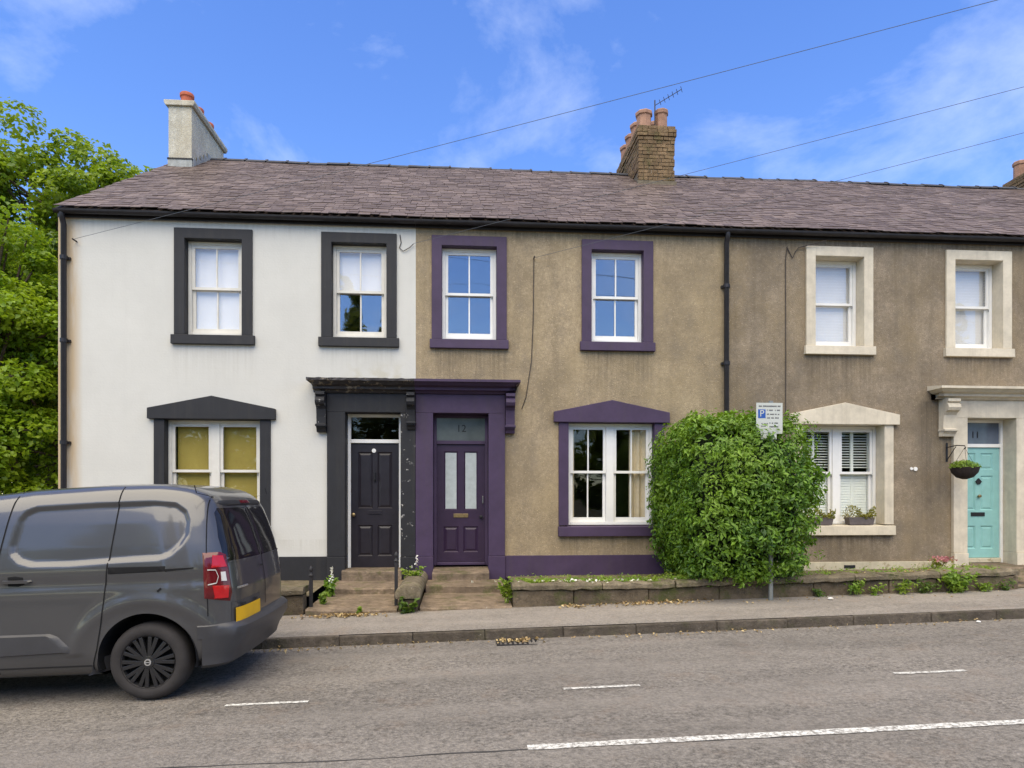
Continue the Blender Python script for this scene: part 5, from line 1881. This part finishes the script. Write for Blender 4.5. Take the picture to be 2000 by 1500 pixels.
def weed(label, x, y, z, h, r, n, mat, seed, size=0.05, group='weeds along the steps and wall', name='weed', cat='weed', flower=None):
    t = thing(name, label, cat, (x, y, z), group)
    rs = np.random.RandomState(seed)
    st = MB()
    P, Q = [], []
    for k in range(max(3, n // 22)):
        a = rs.uniform(0, 6.28)
        e = Vector((x + r * rs.uniform(.2, 1) * math.cos(a), y + r * .6 * rs.uniform(.2, 1) * math.sin(a), z + h * rs.uniform(.55, 1)))
        m_ = Vector((x, y, z)).lerp(e, .5) + Vector((0, 0, h * .12))
        b = Vector((x + rs.uniform(-.3, .3) * r, y + rs.uniform(-.2, .2) * r, z - .02))
        st.tube([b, m_, e], .004, 4, .002)
        for i in range(22):
            s = rs.uniform(.15, 1.0)
            p = b * (1 - s) ** 2 + m_ * (2 * s * (1 - s)) + e * s * s
            P.append(np.array(p) + rs.normal(0, r * .12, 3))
            Q.append(rs.normal(0, .6, 3) + np.array([0, -.3, .9]))
    st.build('stems', mat, t)
    link('leaves', leaf_mesh('leaves', np.array(P), np.array(Q), size, mat, seed, .55, .2), t)
    if flower:
        link('flowers', leaf_mesh('flowers', np.array(flower[0]), rs.normal(0, .6, (len(flower[0]), 3)) + np.array([0, -.8, .2]), flower[1], flower[2], seed, .7, .2), t)
    return t


def spike(x, y, z0, z1, n, seed):
    rs = np.random.RandomState(seed)
    zz = np.linspace(z0, z1, n)
    w = np.linspace(.05, .012, n)
    return [(x + rs.normal(0, w[i] * .5), y + rs.normal(0, w[i] * .5), zz[i]) for i in range(n)]


weed('tall white-flowered weed beside the short left wall', -1.93, 9.95, 0.17, 0.30, 0.16, 150, M_WEED, 1, 0.075, flower=(spike(-1.90, 9.9, .40, .62, 18, 2), .045, M_PETAL))
weed('small green weed growing over the slab of the black door', -1.93, 9.35, 0.16, 0.20, 0.11, 90, M_WEED, 2, 0.07)
weed('grassy tuft with white flowers on the dividing wall', -0.72, 10.0, 0.45, 0.14, 0.22, 170, M_WEED, 3, 0.06, flower=(spike(-0.70, 10.3, .60, .74, 10, 4), .045, M_PETAL))
weed('dark green weed at the foot of the dividing wall', -0.72, 8.88, 0.1, 0.22, 0.17, 160, M_IVY, 4, 0.07)
weed('bright green weed at the left end of the mossy wall', 0.62, 9.2, 0.19, 0.36, 0.14, 190, M_WEED, 5, 0.07)
weed('low green tuft on the edge of the slab of the black door', -1.38, 8.93, 0.1, 0.1, 0.10, 60, M_WEED, 6, 0.045)
weed('small green weed on the wall below the window boxes', 5.45, 8.93, 0.3, 0.20, 0.22, 130, M_WEED, 7, 0.055)
weed('trailing green weed on the wall left of the pale blue-green door', 6.15, 8.93, 0.3, 0.18, 0.22, 110, M_WEED, 8, 0.055)
weed('large leafy weed against the wall below the pale blue-green door', 6.95, 8.90, 0.29, 0.36, 0.36, 330, M_WEED, 9, 0.075)
weed('dull green weed at the right end of the wall', 7.7, 8.92, 0.33, 0.15, 0.25, 110, M_IVY, 10, 0.05)
weed('pink-flowered clump on the wall left of the pale blue-green door', 8.05, 10.75, 0.42, 0.20, 0.30, 150, M_HEATHER, 11, 0.05, name='flower_clump', cat='plant',
     flower=([(8.1 + .2 * math.cos(i * 1.7) * (i % 5) / 4, 10.65 + .08 * math.sin(i), .60 + .03 * math.sin(i * 3)) for i in range(60)], .055, M_PINK))
for i_, (wx, wn, wl) in enumerate(((5.0, 60, 'tiny weed tuft on the wall just right of the bush'), (5.78, 100, 'ragged weed between the two small weeds on the wall'), (6.5, 120, 'leafy weed just left of the large leafy weed'), (7.35, 110, 'low weed just right of the large leafy weed'))):
    weed(wl, wx, 8.92, pave_z(wx, 8.95), .12 + .04 * (i_ % 3), .2, wn, M_WEED if i_ % 2 else M_IVY, 50 + i_, .05)
ms = thing('moss', 'moss and low growth along the top of the front wall', 'moss', (1.6, 9.3, 0.44))
for k_ in ('label', 'category'):
    del ms[k_]
ms['kind'] = 'stuff'
rs = np.random.RandomState(31)
N = 4200
mx = np.concatenate([rs.uniform(.75, 3.3, N), rs.uniform(3.0, 7.9, N // 2)])
my = 9.12 + np.abs(rs.normal(0, .28, len(mx)))
ok = noise3(np.stack([mx * 2, my * 3, mx * 0], 1), 1.5, 9) > -.05
mx, my = mx[ok], my[ok]
mz = np.array([cope_z(a) - .02 for a in mx]) + rs.uniform(0, .035, len(mx))
link('moss_growth', leaf_mesh('moss_growth', np.stack([mx, my, mz], 1), rs.normal(0, .5, (len(mx), 3)) + np.array([0, -.2, 1]), 0.035, M_WEED, 5, .6), ms, kind='stuff')

# white and pale specks left on the coping, fallen leaves in drifts
def drift(name, label, cx, cy, rx, ry, n, seed, zf, size=0.045, mat=M_DEAD):
    rs = np.random.RandomState(seed)
    x, y = cx + rs.normal(0, rx, n), cy + rs.normal(0, ry, n)
    z = np.array([zf(a, b) for a, b in zip(x, y)]) + 0.008 + rs.uniform(0, .02, n)
    o = link(name, leaf_mesh(name, np.stack([x, y, z], 1), rs.normal(0, .45, (n, 3)) + np.array([0, 0, 1]), size, mat, seed, .7, .3), kind='stuff')
    return o


pz = lambda x, y: pave_z(x, y)
rz = lambda x, y: road_z_mesh(x, min(7.69, y))
drift('fallen_leaves', '', -1.55, 8.80, .26, .05, 170, 1, pz, 0.05)
drift('fallen_leaves', '', 1.55, 8.85, .12, .05, 26, 2, pz, .06)
drift('fallen_leaves', '', 2.6, 8.88, .42, .06, 150, 3, pz, .045)
drift('fallen_leaves', '', 0.62, 7.55, .14, .05, 46, 4, rz, .055)
drift('fallen_leaves', '', -1.7, 7.55, 1.0, .06, 90, 5, rz, .035)
drift('fallen_leaves', '', 2.4, 7.58, 1.1, .05, 70, 6, rz, .035)
drift('fallen_leaves', '', 5.6, 7.58, 1.6, .05, 60, 7, rz, .035)
drift('fallen_leaves', '', 4.6, 8.75, 1.2, .12, 60, 8, pz, .03)
drift('fallen_leaves', '', 1.6, 9.1, .55, .06, 42, 9, lambda x, y: cope_z(x), .05, M_PETAL)
drift('fallen_leaves', '', 6.2, 9.1, .5, .06, 16, 10, lambda x, y: cope_z(x), .05)
for lab, x, y, zf, s in (('white pebble on the pavement right of the parking sign', 5.0, 8.72, pz, .035), ('small white stone by the kerb below the pale blue-green door', 6.2, 7.58, rz, .024)):
    mm = MB().lathe([(.001, 0), (s, s * .25), (s * 1.05, s * .5), (s * .7, s * .9), (.001, s)], (x, y, zf(x, y)), 9)
    mm.build('pebble', M_SASH, None, smooth=True, label=lab, cat='pebble', group='white pebbles', jit=.003)
# road gully by the kerb
gl = thing('drain_grate', 'dark iron drain grate with dry leaves in the gutter', 'drain', (0.62, 7.5, rz(.62, 7.5)))
z0 = rz(.62, 7.5)
MB().box(.38, .86, 7.36, 7.40, z0 - .05, z0 + .006).box(.38, .86, 7.64, 7.68, z0 - .05, z0 + .006).box(.38, .42, 7.4, 7.64, z0 - .05, z0 + .005).box(.82, .86, 7.4, 7.64, z0 - .05, z0 + .005).build('frame', M_INK, gl)
for k in range(7):
    x = .455 + k * .055
    MB().box(x - .012, x + .012, 7.4, 7.64, z0 - .03, z0 + .004).build('bar', M_INK, gl)

# hanging basket and window boxes
hb = thing('hanging_basket', 'dark hanging basket of green leaves beside the pale blue-green door', 'hanging basket', (8.36, 10.52, 1.92))
MB().lathe([(.03, 0), (.12, .03), (.19, .11), (.215, .20), (.20, .20), (.05, .06)], (8.36, 10.52, 1.94), 20).build('bowl', simple('dark_basket_liner', (.03, .022, .02), .9, .3, 20, .4), hb, smooth=True)
rs = np.random.RandomState(4)
d = rs.normal(size=(650, 3))
d /= np.linalg.norm(d, axis=1, keepdims=True)
d[:, 2] = np.abs(d[:, 2])
link('foliage', leaf_mesh('foliage', np.array([8.36, 10.52, 2.13]) + d * np.array([.23, .21, .13]) * rs.uniform(.6, 1.05, (650, 1)), d + rs.normal(0, .4, (650, 3)), .045, M_WEED, 3), hb)
for a in (0, 2.1, 4.2):
    MB().tube([(8.36 + .2 * math.cos(a), 10.52 + .2 * math.sin(a), 2.13), (8.36, 10.52, 2.47)], .003, 4).build('chain', M_INK, hb)
MB().tube([(8.36, 10.93, 2.50), (8.36, 10.70, 2.52), (8.36, 10.52, 2.50), (8.36, 10.50, 2.46), (8.36, 10.53, 2.45)], .009, 6).tube([(8.36, 10.93, 2.28), (8.36, 10.72, 2.50)], .007, 6).box(8.345, 8.375, 10.925, 10.942, 2.25, 2.58).build('basket_bracket', M_INK, hC)
for lab, x0, x1, sd in (('window box of yellow-green and reddish plants, right of the pair', 6.62, 7.10, 5), ('window box half hidden behind the bush, left of the pair', 5.92, 6.36, 6)):
    wb = thing('window_box', lab, 'window box', ((x0 + x1) / 2, 11.06, GZ0), 'window boxes')
    MB().prism([(x0 + .03, GZ0 - .005), (x1 - .03, GZ0 - .005), (x1, GZ0 + .125), (x0, GZ0 + .125)], 'y', 10.985, 11.13).build('trough', simple('grey_brown_trough' + str(sd), (.10, .085, .085), .7, .2, 12, .1), wb, bevel=.006)
    rs = np.random.RandomState(sd)
    n = 560
    pp = np.stack([rs.uniform(x0 - .03, x1 + .03, n), rs.uniform(10.97, 11.15, n), np.zeros(n)], 1)
    pp[:, 2] = GZ0 + .10 + rs.uniform(0, 1, n) * (.15 + .09 * np.sin((pp[:, 0] - x0) * 14))
    link('foliage', leaf_mesh('foliage', pp, rs.normal(0, .7, (n, 3)) + np.array([0, -.4, .6]), .045, M_HEATHER, sd), wb)


# ------------------------------------------------------------------ trees
def tree(name, label, base, blobs, mat, seed, n_clump, per, leaf=0.17, trunk_r=0.2, group=None, trunk_top=None, clump_r=(.45, .85), core=False):
    """blobs: ellipsoids (cx,cy,cz,rx,ry,rz) that the limbs grow into"""
    rs = np.random.RandomState(seed)
    t = thing(name, label, 'tree', base, group)
    vol = np.array([b[3] * b[4] * b[5] for b in blobs])
    vol = vol / vol.sum()
    C = []
    for k in range(n_clump):
        b = blobs[rs.choice(len(blobs), p=vol)]
        d = rs.normal(size=3)
        d /= np.linalg.norm(d)
        rad = rs.uniform(.35, 1) ** .5
        C.append(np.array(b[:3]) + d * np.array(b[3:]) * rad)
    C = np.array(C)
    top = np.array(trunk_top if trunk_top is not None else np.mean([b[:3] for b in blobs], 0))
    B = np.array(base, float)
    tr = MB()
    pts = [Vector(B - [0, 0, .3])] + [Vector(B + (top - B) * s + np.array([.15 * math.sin(5 * s + seed), .12 * math.cos(4 * s), 0])) for s in (.15, .4, .65, .85, 1)]
    tr.tube_r(pts, [trunk_r * 1.25, trunk_r, trunk_r * .8, trunk_r * .6, trunk_r * .42, trunk_r * .2], 10)
    tk = tr.build('trunk', M_BARK, t, smooth=True)
    lb = MB()
    for k in range(0, n_clump, max(1, n_clump // 80)):
        s = rs.uniform(.25, .95)
        a = B + (top - B) * s
        e = C[k]
        m = a + (e - a) * .5 + np.array([0, 0, .25 * np.linalg.norm(e - a) * .4])
        lb.tube_r([Vector(a), Vector(m), Vector(e)], [trunk_r * .45 * (1.1 - s), trunk_r * .22, .015], 6)
    lb.build('limbs', M_BARK, tk, smooth=True)
    P, Q = [], []
    for c in C:
        r = rs.uniform(*clump_r)
        n = int(per * rs.uniform(.6, 1.3))
        d = rs.normal(size=(n, 3))
        d /= np.linalg.norm(d, axis=1, keepdims=True)
        rad = rs.uniform(.25, 1, (n, 1)) ** .45
        P.append(c + d * rad * np.array([r, r, r * .62]))
        Q.append(d * .6 + np.array([0, 0, .75]) + rs.normal(0, .45, (n, 3)))
    P, Q = np.concatenate(P), np.concatenate(Q)
    link('crown', leaf_mesh('crown', P, Q, leaf, mat, seed, .78, .18), t)
    return t


GL = 'trees left of the white house'
tree('maple_tree', 'tall maple tree rising behind the roof of the white house', (-10.9, 20.2, gz(-11)), [(-12.1, 20, 9.6, 1.6, 1.8, 2.0), (-10.3, 20.2, 9.5, 1.6, 1.8, 2.1), (-11.3, 20, 7.2, 2.6, 2.4, 2.4), (-12.3, 20, 12.0, .5, .5, .9), (-11.3, 20, 11.6, .75, .7, .9), (-9.7, 20.3, 10.9, .6, .6, .9), (-9.1, 20.3, 8.6, 1.1, 1.3, 1.4)], M_MAPLE, 21, 190, 270, .145, .24, GL)
tree('maple_tree', 'bright green maple tree at the left edge above the van', (-10.2, 14.6, gz(-10)), [(-10.3, 14.4, 6.2, 1.8, 1.6, 2.0), (-9.5, 14.3, 4.4, 1.6, 1.4, 1.8), (-10.8, 14.4, 7.7, 1.1, 1.1, .9), (-8.9, 14.6, 5.6, 1.0, 1.0, 1.3), (-9.2, 14.2, 2.6, 1.5, 1.3, 1.3)], M_MAPLE2, 22, 150, 330, .105, .17, GL, clump_r=(.35, .65))
tree('ivy_covered_tree', 'dark ivy-covered tree beside the gable of the white house', (-8.2, 16.4, gz(-8)), [(-8.3, 16.2, 3.4, 1.1, 1.2, 2.6), (-8.4, 16.4, 6.4, 1.2, 1.2, 1.6), (-10.0, 17, 3.0, 1.6, 1.2, 2.4)], M_IVY, 23, 120, 240, .11, .16, GL, clump_r=(.35, .6))
tree('sapling', 'small leafy treetop just left of the white chimney', (-9.4, 22.5, gz(-9)), [(-9.95, 22.5, 11.6, .35, .4, .8), (-9.85, 22.4, 12.4, .25, .25, .4), (-9.5, 22.5, 9.0, .9, .9, 1.6)], M_MAPLE, 24, 46, 110, .2, .12, GL)
tree('far_tree', 'dark tree standing deep behind the left maples', (-15.5, 27, gz(-15)), [(-15.5, 27, 6.2, 3.4, 3, 4.2), (-19, 27, 5.5, 3.2, 3, 4.0), (-12.5, 26, 3.6, 2.2, 2.2, 3.2)], M_IVY, 25, 150, 130, .3, .3, GL, clump_r=(.7, 1.2))


def conifer(label, x, y, h, r, seed):
    rs = np.random.RandomState(seed)
    z0 = gz(x)
    t = thing('conifer', label, 'tree', (x, y, z0), 'trees across the road')
    MB().tube([(x, y, z0 - .3), (x, y, z0 + h)], .2, 8, .02).build('trunk', M_BARK, t)
    P, Q = [], []
    for k in range(int(h * 12)):
        s = rs.uniform(.06, 1) ** .9
        zz = z0 + h * s
        L_ = r * (1 - s) * rs.uniform(.7, 1.15) + .12
        a = rs.uniform(0, 6.28)
        n = int(40 + 110 * (1 - s))
        q = rs.uniform(.1, 1, n)
        P.append(np.stack([x + L_ * q * math.cos(a), y + L_ * q * math.sin(a), zz - .35 * L_ * q ** 1.5], 1) + rs.normal(0, .10, (n, 3)))
        Q.append(rs.normal(0, .6, (n, 3)) + np.array([0, 0, 1.0]))
    link('crown', leaf_mesh('crown', np.concatenate(P), np.concatenate(Q), .30, M_CONIFER, seed, .4), t)


conifer('pointed conifer across the road, mirrored in the white house upstairs window', -7.3, -20.5, 15.6, 4.2, 41)
conifer('second pointed conifer across the road, right of its twin', -4.6, -21.5, 14.6, 4.0, 42)
conifer('tall conifer across the road, far right, mirrored in the cream window', 34.0, -21, 14.0, 4.0, 43)
for i, (x, y, h, lab) in enumerate(((-15, -20, 11.0, 'broad tree across the road, left of the conifers'), (-25, -21, 10.5, 'broad tree across the road, farthest left'), (2.0, -22, 9.5, 'broad tree across the road, right of the conifers'), (10.5, -21, 9.0, 'broad tree across the road facing the bush'), (19, -22, 9.5, 'broad tree across the road before the telephone pole'), (27, -22, 10.0, 'broad tree across the road beyond the telephone pole'))):
    tree('broad_tree', lab, (x, y, gz(x)), [(x, y, h * .62, 3.6, 2.6, h * .36), (x - 1.5, y, h * .4, 3.2, 2.4, h * .26), (x + 1.8, y, h * .35, 3.2, 2.4, h * .27)], M_MAPLE if i % 2 else M_MAPLE2, 60 + i, 80, 90, .42, .25, 'trees across the road', clump_r=(.8, 1.4))
